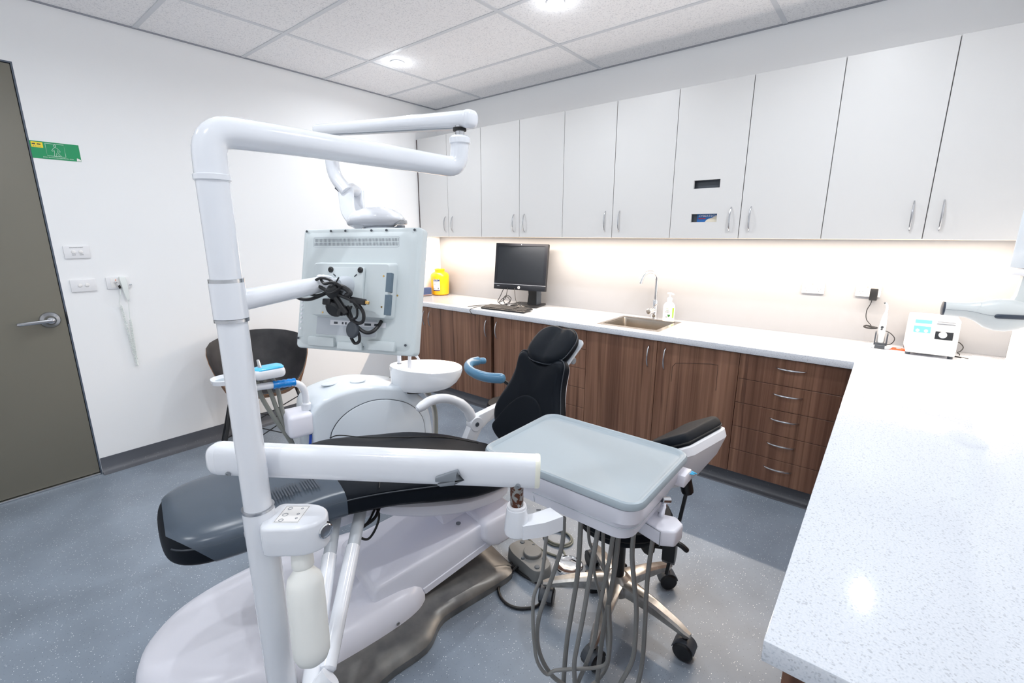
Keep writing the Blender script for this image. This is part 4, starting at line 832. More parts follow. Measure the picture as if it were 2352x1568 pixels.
# arm monitor seen from behind
n_ = V((.342, -.908, .242)); r_ = V((.935, .355, .011)); MC = V((2.727, -2.781, 1.386)); u_ = n_.cross(r_)
MF = frame(MC, r_, u_)
mo = thing('arm_monitor', 'pale grey flat monitor seen from behind on the post arm', 'monitor', tuple(MC))
HW, HH = .186, .1655
bk_ = ob('back_casing', join(prism(rpoly(-HW, HW, -HH, HH, .012), -.032, .0, MF, .005, 3)), 'mon', mo)
ob('raised_back', loft([[MF @ V((p[0], p[1], z)) for p in rpoly(-HW + s, HW - s, -HH + s, HH - s, .02)] for s, z in ((.008, -.002), (.02, .006), (.026, .0075))]), 'mon', bk_)
ob('screen', box(-HW + .014, HW - .014, -HH + .014, HH - .014, -.0335, -.0325, Mx=MF), 'screen', mo)
ob('vent_slots', join(*[box(-.14 + k * .00435, -.138 + k * .00435, z, z + .0085, .0073, .0079, Mx=MF) for k in range(61) for z in (.117, .1275)]), 'mgrey', bk_, kind='stuff')
ob('vent_border', tube([MF @ V((a, b, .0074)) for a, b in rpoly(-.144, .126, .113, .14, .004, 2)], .0007, 4, True), 'lgrey', bk_)
ib = ob('electronics_box', loft([[MF @ V((p[0], p[1], z)) for p in rpoly(-.122 + s, .127 - s, -.075 + s * .3, .072 - s, .008)] for s, z in ((0, .006), (.006, .03), (.009, .034))]), 'mon', mo)
for b0, b1 in ((-.007, .042), (-.065, -.013)): ob('side_grille', box(.1115, .1262, b0, b1, .022, .0347, .001, 1, MF), 'slate', ib)
ob('mount_plate', prism(rpoly(-.058, .05, -.055, .054, .006), .034, .043, MF, .002), 'mon', mo)
for a, b in ((-.05, .046), (.041, .046), (.041, -.046)): ob('plate_screw', lathe([(.0075, 0), (.0075, .003), (.004, .0045), (.002, .003), (0, .003)], 16, MF @ Matrix.Translation((a, b, .043))), 'black', mo)
for a, b, an in ((-.038, .032, -.7), (.027, .032, .7)): ob('plate_slot', box(-.005, .005, -.0016, .0016, .0428, .0434, Mx=MF @ Matrix.Translation((a, b, 0)) @ Matrix.Rotation(an, 4, 'Z')), 'dgrey', mo)
for a, b in ((.104, .033), (.104, -.045), (.131, -.012), (-.075, -.066)): ob('small_screw', lathe([(.0028, 0), (.0022, .0012), (0, .0012)], 10, MF @ Matrix.Translation((a, b, .0338 if a < .13 else .0075))), 'gold', mo)
for a, b in ((-.174, .158), (-.093, .158), (-.046, .158), (.036, .158), (.082, .158), (.165, .158), (-.178, -.139), (-.057, -.150), (.035, -.148), (.164, -.138)):
    ob('screw_hole', lathe([(.0036, -.0003), (.0036, .0006), (0, .0006)], 12, MF @ Matrix.Translation((a, b, .0075 if abs(b) < .145 and abs(a) < .165 else .003)), 1, .9), 'dgrey', bk_)
ob('button_strip', box(-.176, -.158, -.135, -.028, .0005, .0078, .002, 2, MF), 'mon', mo)
for b in (-.036, -.048, -.06, -.071, -.082, -.094, -.112): ob('button', lathe([(.0034, 0), (.003, .0015), (0, .0017)], 12, MF @ Matrix.Translation((-.167, b, .0078))), 'plas', mo)
ob('port_recess', box(-.115, .075, -.124, -.077, .0062, .0082, .001, 1, MF), 'lgrey', mo); ps = ob('port_strip', box(-.068, .104, -.097, -.084, .008, .0105, Mx=MF), 'plas', mo)
for a, wd in ((-.05, .012), (-.028, .005), (-.018, .005), (.05, .02), (.078, .016)): ob('port', box(a - wd / 2, a + wd / 2, -.094, -.088, .0104, .0109, Mx=MF), 'dgrey', ps)
for x0, x1 in ((-.135, -.05), (.053, .136)): ob('lower_bump', box(x0, x1, -.157, -.131, .003, .016, .004, 2, MF), 'mon', mo)
ob('hinge_cover', box(-.04, .036, -.16, -.14, .004, .013, .002, 2, MF), 'mon', mo)
# its arm
e0, e1 = V((2.722, -3.068, 1.388)), MF @ V((-.05, 0, .085))
ma = ob('monitor_arm', tube([e0, e1], [.0235, .0205], 20, dome=.25), 'white', mo, 'white support arm')
ob('swivel', join(cyl(MF @ V((-.045, -.016, .07)), MF @ V((-.045, .026, .07)), .021, 20, .004), box(-.05, -.005, -.008, .02, .05, .076, .005, 2, MF)), 'white', mo)
ob('tilt_hub', lathe([(.026, .0), (.024, .012), (.015, .026), (.012, .034)], 24, MF @ Matrix.Translation((.0, .005, .043))), 'lgrey', mo)
# bundle of black cables tied on the arm
cb = thing('cable_bundle', 'tangled bundle of black cables tied at the back of the arm monitor', 'cables', tuple(MF @ V((0, -.02, .08))))
def mc(pts, r, n=8, m='cable', nm='cable', seg=6): return ob(nm, tube(cr([MF @ V((a, b, c)) for a, b, c in pts], seg), r, n, dome=.5), m, cb)
mc([(-.115, -.026, .1), (-.09, -.038, .1), (-.06, -.037, .095), (-.02, -.02, .09), (.0, -.01, .09)], .0045)
mc([(-.07, -.018, .1), (-.055, -.006, .1), (-.03, -.006, .1), (-.015, -.018, .1), (-.04, -.028, .1), (-.07, -.024, .1), (-.072, -.015, .1)], .003)
mc([(-.05, .004, .105), (-.03, .014, .105), (-.005, .012, .105), (.01, 0, .1), (-.01, -.014, .1), (-.035, -.006, .1), (-.04, .006, .1)], .0034)
mc([(-.03, .01, .1), (-.01, .0, .11), (.015, .004, .11), (.028, -.006, .1), (.0, -.022, .1), (-.02, -.01, .1)], .0036)
mc([(.005, -.002, .09), (.025, -.004, .088), (.04, -.012, .085), (.046, -.02, .085), (.035, -.024, .085)], .0065)
mc([(-.01, -.012, .09), (.01, -.022, .088), (.035, -.03, .085), (.055, -.038, .08), (.07, -.05, .075), (.078, -.066, .07), (.074, -.085, .065), (.055, -.09, .06), (.035, -.08, .06), (.02, -.06, .065), (.01, -.04, .075)], .0045)
mc([(.05, -.04, .075), (.058, -.055, .07), (.055, -.075, .065), (.042, -.08, .065), (.036, -.066, .07), (.045, -.05, .075)], .003)
mc([(.03, -.05, .07), (.038, -.08, .06), (.05, -.1, .05), (.07, -.112, .045), (.084, -.108, .035), (.09, -.092, .02), (.092, -.08, .013)], .0048)
mc([(.02, -.05, .07), (.03, -.075, .06), (.045, -.1, .055), (.055, -.12, .05), (.052, -.136, .045), (.04, -.141, .045), (.03, -.128, .048)], .004)
mc([(-.005, -.01, .09), (.005, -.03, .085), (.018, -.05, .08), (.03, -.068, .075)], .0085, 8, 'black', 'split_sleeve')
ob('cable_tie', tube([MF @ V((.008, -.006, .1)), MF @ V((.022, .018, .1))], .0018, 6), 'black', cb); ob('wrap', lathe([(.017, -.016), (.02, 0), (.016, .016)], 12, MF @ frame((0, -.014, .085), (0, 0, 1), (.5, -.5, 0))), 'black', cb)
ob('wall_plug', join(box(-.028, -.004, -.05, -.034, .07, .095, .003, 2, MF), lathe([(.022, -.006), (.022, .004), (.017, .009)], 18, MF @ frame((-.006, -.058, .075), (1, 0, 0), (0, .8, .6)))), 'black', cb)
ob('video_plug', box(.046, .09, -.036, -.02, .07, .082, .003, 2, MF @ Matrix.Rotation(-.12, 4, 'Z')), 'black', cb); ob('plug_contact', box(.09, .1, -.032, -.024, .073, .079, .001, 1, MF @ Matrix.Rotation(-.12, 4, 'Z')), 'gold', cb)
ob('ferrite_disc', pillow(ell(.018, .022, 24), .014, .006, MF @ Matrix.Translation((.04, -.107, .05)), .001), 'dgrey', cb)
ob('boot', box(.022, .034, -.07, -.045, .07, .084, .003, 2, MF @ Matrix.Rotation(-.2, 4, 'Z') ), 'black', cb)

# ================================================================== INSTRUMENT TRAY AND ITS ARM
ta = thing('tray_arm', 'thick white horizontal arm crossing in front of the chair', 'arm', (2.9, -2.87, .97))
q0, q1 = V((2.588, -3.107, .982)), V((3.217, -2.629, .961)); d = (q1 - q0).normalized(); F = frame(q0, d, Z); LL = (q1 - q0).length
def tb(x, s=1, sz=1): return [F @ V((x, p[1] * sz, p[0])) for p in ell(.03 * s, .041 * s, 28, p=3)]
ob('arm_body', loft([tb(-.002), tb(LL - .004)]), 'white', ta)
ob('arm_cap', loft([tb(-.03, .6), tb(-.026, .8), tb(-.016, .96), tb(-.002, 1.005)]), 'white', ta); ob('arm_cap', loft([tb(LL - .004, 1.01), tb(LL + .004, 1.01), tb(LL + .008, .94)]), 'dome', ta)
for x in (.03, LL - .045): ob('bolt', lathe([(.0065, 0), (.0065, .003), (.003, .004), (.002, .002)], 14, F @ frame((x, -.026, -.0285), (1, 0, 0), (0, 1, 0), (0, 0, 1)) if False else frame(F @ V((x, -.027, .0285)), d, Z)), 'mgrey', ta)
ob('brake_handle', join(prism([(0, 0), (.055, .022), (.062, .005), (.048, -.018), (.012, -.024), (.004, -.018), (.04, -.008), (.0, -.012)], 0, .012, frame(F @ V((LL - .245, -.008, .029)), d, Z), .003)), 'mgrey', ta)
ob('shoulder_shaft', cyl((2.632, -3.072, .76), (2.632, -3.072, .955), .018, 16), 'white', ta); ob('shaft_collar', cyl((2.632, -3.072, .93), (2.632, -3.072, .945), .0185, 16), 'gold', ta)
ob('shoulder_bracket', tube([(2.632, -3.072, .775), (2.705, -3.088, .775)], .026, 14, dome=.4), 'white', ta)
sx_ = V((3.184, -2.666, 0))
ob('rusty_shaft', cyl(sx_ + Z * .86, sx_ + Z * .935, .0165, 20), 'rust', ta)
ti = thing('instrument_tray', 'white dentist instrument table with a pale grey mat and hanging grey hoses', 'dental tray', (3.17, -2.31, .75))
X0, X1, Y0, Y1 = 2.905, 3.433, -2.507, -2.112
ob('tray_mat', loft([[V((p[0], p[1], z)) for p in rpoly(X0 + s, X1 - s, Y0 + s, Y1 - s, max(.01, .05 - s), 6)] for s, z in ((.012, .856), (.0, .862), (0, .872), (.004, .879), (.010, .881), (.016, .879), (.022, .873), (.03, .872))]), 'tray', ti)
ob('table_body', loft([[V((p[0], p[1], z)) for p in rpoly(a, b, c, e, r, 6)] for a, b, c, e, r, z in ((3.04, X1 - .05, Y0 + .05, Y1 - .1, .03, .742), (3.02, X1 - .035, Y0 + .035, Y1 - .085, .05, .75), (3.0, X1 - .028, Y0 + .028, Y1 - .07, .055, .775), (2.985, X1 - .02, Y0 + .02, Y1 - .05, .055, .80), (2.95, X1 - .012, Y0 + .012, Y1 - .03, .055, .81), (2.93, X1 - .006, Y0 + .006, Y1 - .006, .05, .855), (2.94, X1 - .02, Y0 + .02, Y1 - .02, .05, .858))]), 'lav', ti)
ob('panel_line', tube([(3.1, Y0 + .0315, .755), (3.1, Y0 + .0265, .79)] + [(p[0], p[1], .79) for p in fillet([(3.1, Y0 + .0225, 0), (X1 - .0225, Y0 + .0225, 0), (X1 - .0225, Y1 - .12, 0)], .055, 6)], .0015, 5), 'lgrey', ti)
ob('arm_cone', lathe([(.026, .792), (.031, .797), (.032, .806), (.0255, .865), (.022, .868), (.0165, .869)], 24, Matrix.Translation(sx_)), 'white', ti); ob('cone_collar', lathe([(.0235, .852), (.0255, .853), (.024, .872), (.0168, .873)], 24, Matrix.Translation(sx_)), 'plas', ti)
ob('mount_arm', loft([[V((sx_.x + a + q * dx, sx_.y + b + q * dy, z)) for a, b, z in ((-.018, .0, .792), (.03, -.012, .792), (.03, -.012, hz), (-.018, .0, hz))] for q, dx, dy, hz in ((0, 0, 0, .83), (1, .035, .045, .832), (1, .055, .095, .832))]), 'white', ti)
ob('paint_chip', box(.0, .012, -.004, .004, 0, .0006, Mx=frame((3.197, -2.60, .829), (.8, .6, 0), (-.6, .8, 0), (0, 0, 1))), 'dgrey', ti)
ob('side_bracket', box(3.41, 3.445, -2.20, -2.14, .80, .838, .004, 2), 'lav', ti)
ob('handle_brush', join(*[tube([(3.43, -2.165 + k * .004, .835), (3.452 + .004 * math.sin(k * 2), -2.155 + k * .007, .828 - .002 * k)], .0016, 5) for k in range(6)]), 'cyan', ti, 'blue film scrap', 'stuff')
hr = ob('handpiece_rest', prism([(3.335, -2.30), (3.365, -2.335), (3.44, -2.355), (3.475, -2.335), (3.478, -2.285), (3.45, -2.262), (3.415, -2.272), (3.39, -2.258), (3.35, -2.265)], .692, .742, I4, .007, 3), 'lav', ti)
ob('rest_arm', box(3.30, 3.36, -2.34, -2.25, .725, .765, .006, 2), 'lav', ti); ob('rest_disc', lathe([(.024, 0), (.024, .012), (.018, .016), (0, .016)], 20, frame((3.385, -2.255, .745), (1, 0, 0), (0, .5, .85))), 'plas', ti); ob('rest_seam', tube([(3.368, -2.3375, .739), (3.44, -2.3575, .739), (3.4405, -2.358, .695)], .0012, 5), 'mgrey', hr)
hp2 = ob('handpiece', tube(cr([(3.412, -2.288, .735), (3.416, -2.289, .76), (3.422, -2.292, .785), (3.425, -2.297, .80)], 4), [.0095] * 5 + [.0088] * 4 + [.0078] * 4, 14), 'chrome', ti); ob('turbine_head', cyl((3.436, -2.288, .801), (3.420, -2.310, .806), .0098, 16, .002), 'steel', hp2); ob('head_button', cyl((3.421, -2.309, .806), (3.419, -2.312, .8065), .0055, 12), 'dgrey', hp2)
HOSES = [
 [(3.168,-2.506,0.734),(3.166,-2.508,0.664),(3.159,-2.514,0.561),(3.141,-2.528,0.483),(3.139,-2.529,0.403),(3.143,-2.527,0.320),(3.152,-2.520,0.244),(3.174,-2.501,0.196),(3.196,-2.484,0.211),(3.250,-2.439,0.216),(3.294,-2.404,0.222),(3.318,-2.385,0.244),(3.315,-2.37,.32),(3.30,-2.36,.42)],
 [(3.194,-2.459,0.732),(3.193,-2.461,0.649),(3.179,-2.472,0.568),(3.161,-2.486,0.485),(3.141,-2.502,0.383),(3.139,-2.504,0.299),(3.151,-2.494,0.230),(3.174,-2.476,0.173),(3.197,-2.457,0.142),(3.235,-2.44,.125),(3.25,-2.45,.177)],
 [(3.223,-2.410,0.745),(3.222,-2.411,0.607),(3.219,-2.413,0.512),(3.209,-2.422,0.385),(3.200,-2.429,0.278),(3.195,-2.433,0.119),(3.20,-2.43,.05),(3.235,-2.41,.03),(3.26,-2.405,.08),(3.276,-2.354,0.107)],
 [(3.212,-2.342,0.745),(3.212,-2.342,0.646),(3.216,-2.338,0.590),(3.232,-2.326,0.541),(3.230,-2.327,0.487),(3.251,-2.310,0.380),(3.262,-2.301,0.315),(3.285,-2.308,0.2)],
 [(3.289,-2.421,0.745),(3.278,-2.430,0.616),(3.269,-2.437,0.512),(3.261,-2.444,0.412),(3.250,-2.452,0.310),(3.245,-2.456,0.246),(3.248,-2.454,0.177)],
 [(3.254,-2.333,0.745),(3.260,-2.329,0.561),(3.268,-2.322,0.495),(3.279,-2.313,0.411),(3.285,-2.308,0.325),(3.290,-2.304,0.237),(3.286,-2.307,0.146),(3.268,-2.322,0.091),(3.25,-2.35,.07),(3.242,-2.421,.10)],
 [(3.312,-2.364,0.745),(3.303,-2.371,0.611),(3.293,-2.379,0.505),(3.283,-2.387,0.404),(3.276,-2.393,0.299),(3.259,-2.406,0.213),(3.242,-2.421,0.142),(3.242,-2.43,.09)],
 [(3.309,-2.327,0.745),(3.304,-2.332,0.560),(3.295,-2.339,0.438),(3.287,-2.345,0.354),(3.280,-2.351,0.246),(3.276,-2.354,0.107),(3.29,-2.35,.05),(3.33,-2.35,.05),(3.356,-2.353,.12)],
 [(3.363,-2.348,0.745),(3.361,-2.350,0.638),(3.367,-2.345,0.562),(3.378,-2.336,0.463),(3.382,-2.333,0.382),(3.380,-2.334,0.257),(3.356,-2.353,0.166),(3.33,-2.36,.09)],
 [(3.404,-2.304,0.70),(3.397,-2.307,0.569),(3.397,-2.308,0.474),(3.399,-2.306,0.373),(3.400,-2.305,0.246),(3.394,-2.310,0.154),(3.38,-2.32,.07)]]
for k, h in enumerate(HOSES): ob('hose', tube(cr(h, 5), (.0054, .0068, .0076, .005, .0072, .0056, .0068, .0078, .0072, .007)[k], 10, dome=.5), 'hose', ti)

# ================================================================== STOOLS
def caster(par, p, ang):
    p = V(p); a = V((math.cos(ang), math.sin(ang), 0)); b = V((-a.y, a.x, 0))
    c = ob('caster', join(lathe([(.006, -.031), (.031, -.031), (.0365, -.026), (.0365, -.007), (.026, -.004), (.026, .004), (.0365, .007), (.0365, .026), (.031, .031), (.006, .031)], 22, frame(p + Z * .037, a, Z)), lathe([(.0325, -.019), (.0325, .019)], 12, frame(p + Z * .031, a, Z)) if False else cyl(p + Z * .037, p + Z * .108, .0095, 12)), 'black', par)
    hood = []
    for k in range(9):
        t_ = PI * k / 8 * .9 + .15; hood.append([p + Z * .037 + a * (.041 * math.cos(t_)) + Z * (.041 * math.sin(t_)) + b * s for s in (-.026, .026)] + [p + Z * .037 + a * (.0375 * math.cos(t_)) + Z * (.0375 * math.sin(t_)) + b * s for s in (.026, -.026)])
    ob('hood', loft(hood), 'dgrey', c); return c
SC = V((3.135, -1.935, 0))
st = thing('operator_stool', 'black dentist stool with a metal star base and casters under the tray', 'stool', tuple(SC))
cps = [(3.249, -1.668), (2.892, -2.09), (3.432, -1.975), (3.19, -2.225), (2.93, -1.76)]
def sarm(e):
    e = V((*e, 0)); d = (e - SC); L = d.length; d.normalize(); n = V((-d.y, d.x, 0)); rings = []
    for q, w_, zt, h in ((0.0, .036, .165, .06), (.25, .031, .163, .056), (.6, .025, .148, .044), (.9, .02, .126, .032), (1, .016, .114, .028), (1.06, .010, .108, .016)):
        c = SC + d * (L * q); rings.append([c + n * w_ * .75 + Z * (zt - h), c - n * w_ * .75 + Z * (zt - h), c - n * w_ + Z * (zt - .008), c - n * (w_ * .6) + Z * zt, c + n * (w_ * .6) + Z * zt, c + n * w_ + Z * (zt - .008)])
    return loft(rings)
for k, e in enumerate(cps):
    ob('base_arm', sarm(e), 'cast', st); caster(st, (*e, 0), .7 + k * 1.25)
ob('hub', lathe([(.056, .1), (.06, .11), (.054, .16), (.04, .17), (.03, .178)], 24, Matrix.Translation(SC)), 'cast', st)
ob('gas_column', lathe([(.026, .14), (.026, .34), (.015, .345), (.015, .43)], 20, Matrix.Translation(SC)), 'black', st)
ob('seat_plate', lathe([(.06, .41), (.15, .425), (.16, .435), (.1, .44)], 28, Matrix.Translation(SC)), 'black', st)
ob('seat', lathe([(.15, .43), (.178, .438), (.188, .458), (.188, .475), (.178, .492), (.14, .5), (.0, .503)], 36, Matrix.Translation(SC + V((.01, -.01, 0)))), 'leather', st)
ob('seat_piping', lathe([(.1885, .464), (.1905, .466), (.1885, .468)], 36, Matrix.Translation(SC + V((.01, -.01, 0)))), 'seam', st)
bdir = V((.985, .17, 0)); bs = V((.17, -.985, 0)); bc2 = SC + bdir * .19
ob('back_bar', prism([(-.022, -.006), (.022, -.006), (.022, .006), (-.022, .006)], 0, .40, frame(bc2 + Z * .262, bs, V((0, 0, 1)).cross(bs), V((bdir.x * .12, bdir.y * .12, 1))), .001, 1), 'black', st)
ob('clamp', prism([(-.034, .33), (-.012, .305), (.012, .305), (.034, .33), (.034, .41), (-.034, .41)], -.026, .02, frame(bc2, bs, Z), .003), 'black', st)
ob('bar_link', tube([bc2 + Z * .385, SC + bdir * .06 + Z * .42], .014, 10), 'black', st)
kp = bc2 - bs * .0 + Z * .36 + V((-.075, -.03, 0))
ob('star_knob', lathe([(.012, -.014), (.034, -.01), (.036, .0), (.034, .01), (.012, .014)], 10, frame(kp, V((.6, -.3, .75)), Z)), 'black', st); ob('knob_stem', cyl(kp, kp + V((.06, .03, 0)), .008), 'black', st)
ob('height_lever', tube(cr([SC + V((.10, .0, .425)), SC + V((.17, .01, .42)), SC + V((.23, .015, .41)), SC + V((.255, .02, .395))], 4), [.005] * 6 + [.010] * 7, 10, dome=.8), 'black', st)
bw_ = V((.19, .98, 0)).normalized(); bu_ = V((.84, -.16, .52)).normalized()
Bf = frame(V((3.36, -1.935, .82)), bw_, bu_); Bf = Bf if (Bf.to_3x3() @ V((0, 0, 1))).z > 0 else frame(V((3.36, -1.935, .82)), -bw_, bu_)
bo_ = rpoly(-.15, .15, -.085, .085, .05, 6)
bnd = lambda p: V((p.x, p.y, p.z + .5 * p.x * p.x))
ob('back_pad', pillow(bo_, .045, .02, Bf, .004, bend=bnd), 'leather', st); ob('back_pad_seam', tube([Bf @ bnd(V((p[0], p[1], .012))) for p in bo_], .0025, 6, True), 'seam', st)
ob('back_shell', loft([[Bf @ bnd(V((p[0] * a, p[1] * b + c, z))) for p in bo_] for a, b, c, z in ((.985, .97, 0, .002), (1.01, 1.03, .002, -.004), (1.0, 1.0, 0, -.03), (.8, .8, -.03, -.075), (.45, .45, -.075, -.12), (.2, .25, -.10, -.135))]), 'plas', st)
ob('bar_collar', tube([bc2 + bdir * .045 + Z * .62, V((3.36, -1.93, .70))], .022, 12), 'black', st)
# assistant stool behind the chair back (only its curved blue support shows)
AC = V((2.02, -1.30, 0))
as_ = thing('assistant_stool', 'assistant stool with a curved blue arm support behind the chair back', 'stool', tuple(AC))
ob('base', lathe([(.14, .0005), (.15, .012), (.06, .035), (.03, .05)], 28, Matrix.Translation(AC)), 'cast', as_); ob('column', lathe([(.024, .045), (.024, .42)], 16, Matrix.Translation(AC)), 'black', as_); ob('seat', lathe([(.10, .415), (.13, .425), (.135, .45), (.125, .47), (0, .48)], 28, Matrix.Translation(AC)), 'leather', as_)
ob('arm_support', tube(cr([(1.80, -1.28, .705), (1.775, -1.32, .708), (1.775, -1.38, .708), (1.81, -1.44, .703), (1.87, -1.48, .695), (1.95, -1.495, .688), (2.03, -1.485, .684), (2.1, -1.45, .684)], 5), [.022] * 4 + [.029] * 20 + [.031] * 12, 16, dome=.8), 'grip', as_); ob('support_stem', tube(fillet([(2.1, -1.45, .68), (2.14, -1.36, .6), (2.08, -1.30, .40)], .06), .012, 10), 'black', as_)

# ================================================================== FLOOR THINGS
F = frame((2.700, -1.955, 0), (.92, -.20, 0), (.20, .92, 0), (0, 0, 1))
t = thing('foot_pedal', 'grey plastic foot control with a round top button on the floor', 'foot pedal', (2.70, -1.955, 0))
po_ = cr([(-.125, .0), (-.11, .055), (-.05, .075), (.05, .06), (.115, .03), (.125, -.025), (.1, -.06), (.03, -.062), (-.06, -.06), (-.115, -.04)], 4, True)
cn = V((0, 0)); ob('case', loft([[F @ V((p.x * s, p.y * s, z)) for p in po_] for s, z in ((1, .0005), (1.0, .012), (.97, .055), (.93, .062), (.5, .064), (.05, .064))]), 'pdl', t)
ob('button', lathe([(.043, .06), (.043, .078), (.04, .081), (0, .082)], 26, F @ Matrix.Translation((.005, .012, 0))), 'pdl', t)
for a, b, r in ((-.09, .03, .012), (-.04, .058, .006), (.085, -.03, .012), (.065, .032, .011), (0, -.043, .008)): ob('screw', lathe([(r, .062), (r, .066), (r * .6, .068), (0, .067)], 14, F @ Matrix.Translation((a, b, 0))), 'pdk', t)
single('pedal_cord', tube(cr([(2.68, -2.02, .03), (2.665, -2.06, .012), (2.66, -2.11, .007), (2.685, -2.165, .007), (2.735, -2.20, .007), (2.79, -2.205, .007), (2.84, -2.18, .007), (2.875, -2.13, .007), (2.865, -2.06, .007), (2.80, -2.03, .007), (2.72, -2.03, .007), (2.66, -2.02, .007), (2.62, -2.0, .007)], 6), .0065, 10), 'cable', 'thick black cord looped on the floor in front of the grey foot control', 'cable', (2.68, -2.02, 0))
t = thing('steel_pedal', 'round chrome foot pedal on a grey ring beside the grey foot control', 'foot pedal', (2.862, -1.86, 0)); Mx = Matrix.Translation((2.862, -1.868, 0))
ob('ring_base', lathe([(.082, .0005), (.083, .006), (.079, .01), (.06, .012)], 32, Mx), 'lgrey', t); ob('ring_lug', prism([(-.03, .05), (.03, .05), (.014, .105), (-.014, .105)], .001, .02, frame((2.862, -1.868, 0), (.85, .5, 0), (-.6, .8, 0), (0, 0, 1)) @ Matrix.Rotation(.5, 4, 'Z'), .003), 'lgrey', t)
ob('chrome_dish', lathe([(.058, .011), (.066, .026), (.066, .034), (.062, .036), (.055, .03), (.03, .026), (0, .025)], 36, Mx), 'chrome', t)
lc = V((2.695, -1.705, 0)); lp_ = [(lc.x + .078 * math.cos(a), lc.y + .062 * math.sin(a), .006) for a in [2 * PI * k / 14 - .9 for k in range(15)]]
single('pedal_cord', join(tube(cr(lp_ + [(2.80, -1.80, .006), (2.815, -1.82, .012)], 4), .0048, 8), tube(cr([(x * .9 + lc.x * .1, y * .9 + lc.y * .1, .013) for x, y, z in lp_], 4), .0048, 8), tube(cr([(2.80, -1.81, .007), (2.74, -1.83, .006), (2.66, -1.83, .006), (2.56, -1.80, .006), (2.48, -1.78, .006), (2.4, -1.72, .006)], 5), .0055, 8)), 'wire', 'coiled grey cord on the floor behind the chrome pedal', 'cable', (2.7, -1.7, 0))
t = thing('foot_switch', 'small black pedal with a pale zigzag mark under the stool', 'foot pedal', (2.985, -1.865, 0))
F = frame((3.0, -1.87, .0), (.60, -.62, .0), (.62, .60, 0), (0, 0, 1)) @ Matrix.Rotation(.0, 4, 'X')
ob('case', prism(rpoly(-.052, .05, -.035, .045, .01, 3), .0005, .042, F, .005), 'black', t)
zz = [(-.03, -.01), (-.012, .012), (.004, -.006), (.026, .018)]
ob('zigzag_mark', tube([F @ V((a - .005, b, .0425)) for a, b in zz], .0035, 4), 'teal', t); ob('zigzag_edge', tube([F @ V((a - .008, b + .009, .0425)) for a, b in zz], .0014, 4), 'teal2', t); ob('small_mark', box(.002, .02, -.022, -.017, .042, .0428, Mx=F), 'teal', t)
rb = [(3.03, -1.835, .02), (3.055, -1.80, .03), (3.07, -1.77, .045), (3.08, -1.73, .06)]
rp = cr(rb, 8); ob('ribbed_boot', tube(rp, [.012 if k % 2 else .0085 for k in range(len(rp))], 8), 'rubber', t)

# ================================================================== VISITOR CHAIR
VC = V((.43, -2.14, 0)); VA = math.radians(-20)
vc = thing('visitor_chair', 'black leather tub chair with a walnut shell against the left wall', 'chair', tuple(VC))
def shell(off, flip=False):
    rows = []; nphi = 40
    prof = [(.02, .0), (.09, .0), (.15, .008), (.195, .03), (.225, .07)]
    for j in range(13):
        ring_ = []
        for k in range(nphi):
            ph = 2 * PI * k / nphi; back = .5 - .5 * math.cos(ph)       # 1 at the back, 0 at the front
            bb_ = max(0, min(1, (back - .10) / .62)); bb_ = bb_ * bb_ * (3 - 2 * bb_)
            rim = .03 + .355 * bb_ * (.72 + .28 * back ** 1.5)
            if j <= 4:
                r, z = prof[j]; z = z * (bb_ * .8 + .2)
                if bb_ < .3: r = r * (1 - .03 * j * (1 - bb_))
            else:
                q = (j - 4) / 8; r = .225 + .092 * q ** .8 * bb_; z0 = .07 * (bb_ * .8 + .2); z = z0 + (max(rim, z0 + .002) - z0) * q
                if bb_ < .3: r = .225 * (1 - .12 * (1 - bb_)) + .02 * q * (1 - bb_) + .085 * q ** .8 * bb_
            wx = 1.04; r += off * (.3 if j < 2 else 1); z -= off * (1 if j < 4 else .1)
            ring_.append(VC + V((math.cos(VA), math.sin(VA), 0)) * (r * math.cos(ph) * .97) + V((-math.sin(VA), math.cos(VA), 0)) * (r * math.sin(ph) * wx) + Z * (.435 + z))
        rows.append(ring_)
    return rows
ri, ro_ = shell(0), shell(.010)
ob('upholstery', loft(ri + [[(a + b) / 2 + Z * .006 for a, b in zip(ri[-1], shell(.006)[-1])]] + shell(.006)[::-1], True, True), 'hide', vc); ob('shell', loft([[p - Z * .002 for p in r] for r in shell(.0065)] + [[p - Z * .003 for p in r] for r in ro_[::-1]], True, True), 'ply', vc, 'walnut plywood shell')
fx = V((math.cos(VA), math.sin(VA), 0)); fy = V((-fx.y, fx.x, 0))
tops, bots = {}, {}
for a in (-1, 1):
    for b in (-1, 1):
        tp = VC + fx * (a * .12) + fy * (b * .205) + Z * .425; bt = VC + fx * (-.17 if a < 0 else .24) + fy * (b * .315) + Z * .0005
        if a < 0: bt = VC + fx * -.165 + fy * (b * .315) + Z * .0005
        tops[a, b], bots[a, b] = tp, bt; ob('leg', tube(fillet([tp + fx * (-a * .05), tp, bt], .03), .0115, 12), 'black', vc)
for (a, b), (c, d_) in (((-1, -1), (-1, 1)), ((1, -1), (1, 1)), ((-1, -1), (1, -1)), ((-1, 1), (1, 1))):
    p = lambda q, f: tops[q] * (1 - f) + bots[q] * f
    ob('brace', tube([p((a, b), .9), p((c, d_), .28)], .004, 8), 'black', vc); ob('brace', tube([p((a, b), .3), p((c, d_), .88)], .004, 8), 'black', vc)

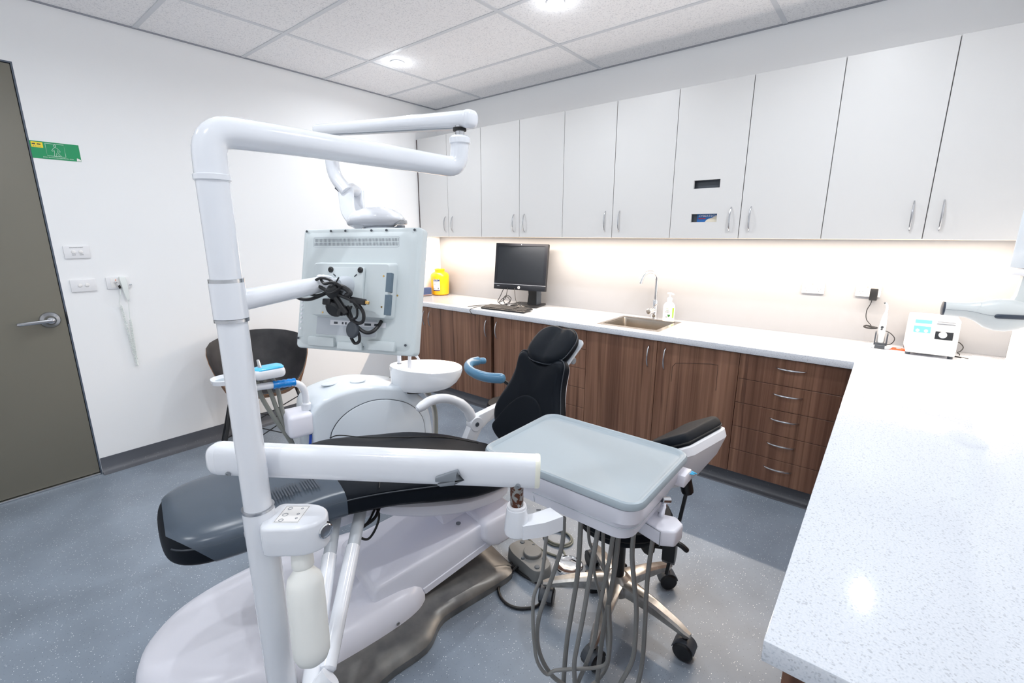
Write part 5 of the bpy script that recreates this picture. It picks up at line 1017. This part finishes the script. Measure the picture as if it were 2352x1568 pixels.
# ================================================================== X-RAY HEAD
xr = thing('xray_head', 'pale grey X-ray tube head on a wall arm at the right edge', 'X-ray machine', (4.19, -.885, 1.23))
xd = V((.99, .05, 0)).normalized(); xn = V((.05, -.99, 0)).normalized(); XF = frame((4.187, -.889, 1.227), xd, Z)     # z local -> towards the viewer
def xring(x, hz, hy, cz=0, n=24, e=2.3): return [XF @ V((x * .79, p[0] + cz, p[1])) for p in ell(hz, hy, n, p=e)]
xb = ob('head', loft([xring(-.11, .028, .03, .006), xring(-.095, .036, .038, .004), xring(-.06, .054, .05, 0), xring(-.02, .063, .056, -.002), xring(.02, .063, .056, -.002), xring(.06, .054, .05, -.001), xring(.10, .038, .038, .003), xring(.12, .02, .02, .006)]), 'xray', xr)
cn_ = ob('cone', loft([xring(-.212, .0285, .0285, .008, e=2), xring(-.13, .03, .03, .008, e=2), xring(-.1, .037, .036, .006), xring(-.085, .043, .04, .005)]), 'xray', xr); ob('cone_tip', loft([xring(-.222, .025, .025, .008, e=2), xring(-.219, .029, .029, .008, e=2), xring(-.211, .029, .029, .008, e=2)]), 'xdark', cn_)
ob('dark_insert', tube([XF @ V((-.02, -.002, .056)), XF @ V((.0, -.001, .0575)), XF @ V((.03, 0, .055)), XF @ V((.07, .0, .042))], .0085, 10, dome=1), 'xdark', xb); ob('seam_line', tube([XF @ V((-.165, .008, .0287)), XF @ V((-.103, .008, .0302)), XF @ V((-.08, .006, .036)), XF @ V((-.048, 0, .0502)), XF @ V((-.022, -.001, .0555))], .0007, 4), 'mgrey', xb)
nk = V((4.252, -.82, 0)); px_ = V((4.258, -.79, 0))
ob('neck', loft([[c + V((a * hw, b * hw, 0)) for a, b in ((-1, -1), (1, -1), (1, 1), (-1, 1))] for c, hw in ((nk + Z * 1.27, .04), (nk + Z * 1.30, .03), (px_ + Z * 1.385, .026))]), 'xray', xr)
ob('swivel_ring', prism(rpoly(-.055, .055, -.055, .055, .015), 1.375, 1.40, Matrix.Translation(px_) @ Matrix.Rotation(.68, 4, 'Z'), .003), 'plas', xr)
ob('arm_housing', prism(rpoly(-.05, .05, -.05, .05, .012), 1.403, 1.80, Matrix.Translation(px_) @ Matrix.Rotation(.68, 4, 'Z'), .004), 'unit', xr); ob('housing_cap', prism(rpoly(-.045, .045, -.045, .045, .012), 1.80, 1.87, Matrix.Translation(px_) @ Matrix.Rotation(.68, 4, 'Z'), .01), 'unit', xr)
ob('wall_mount', box(4.27, RW - .001, -.90, -.72, 1.62, 1.82, .01), 'plas', xr)
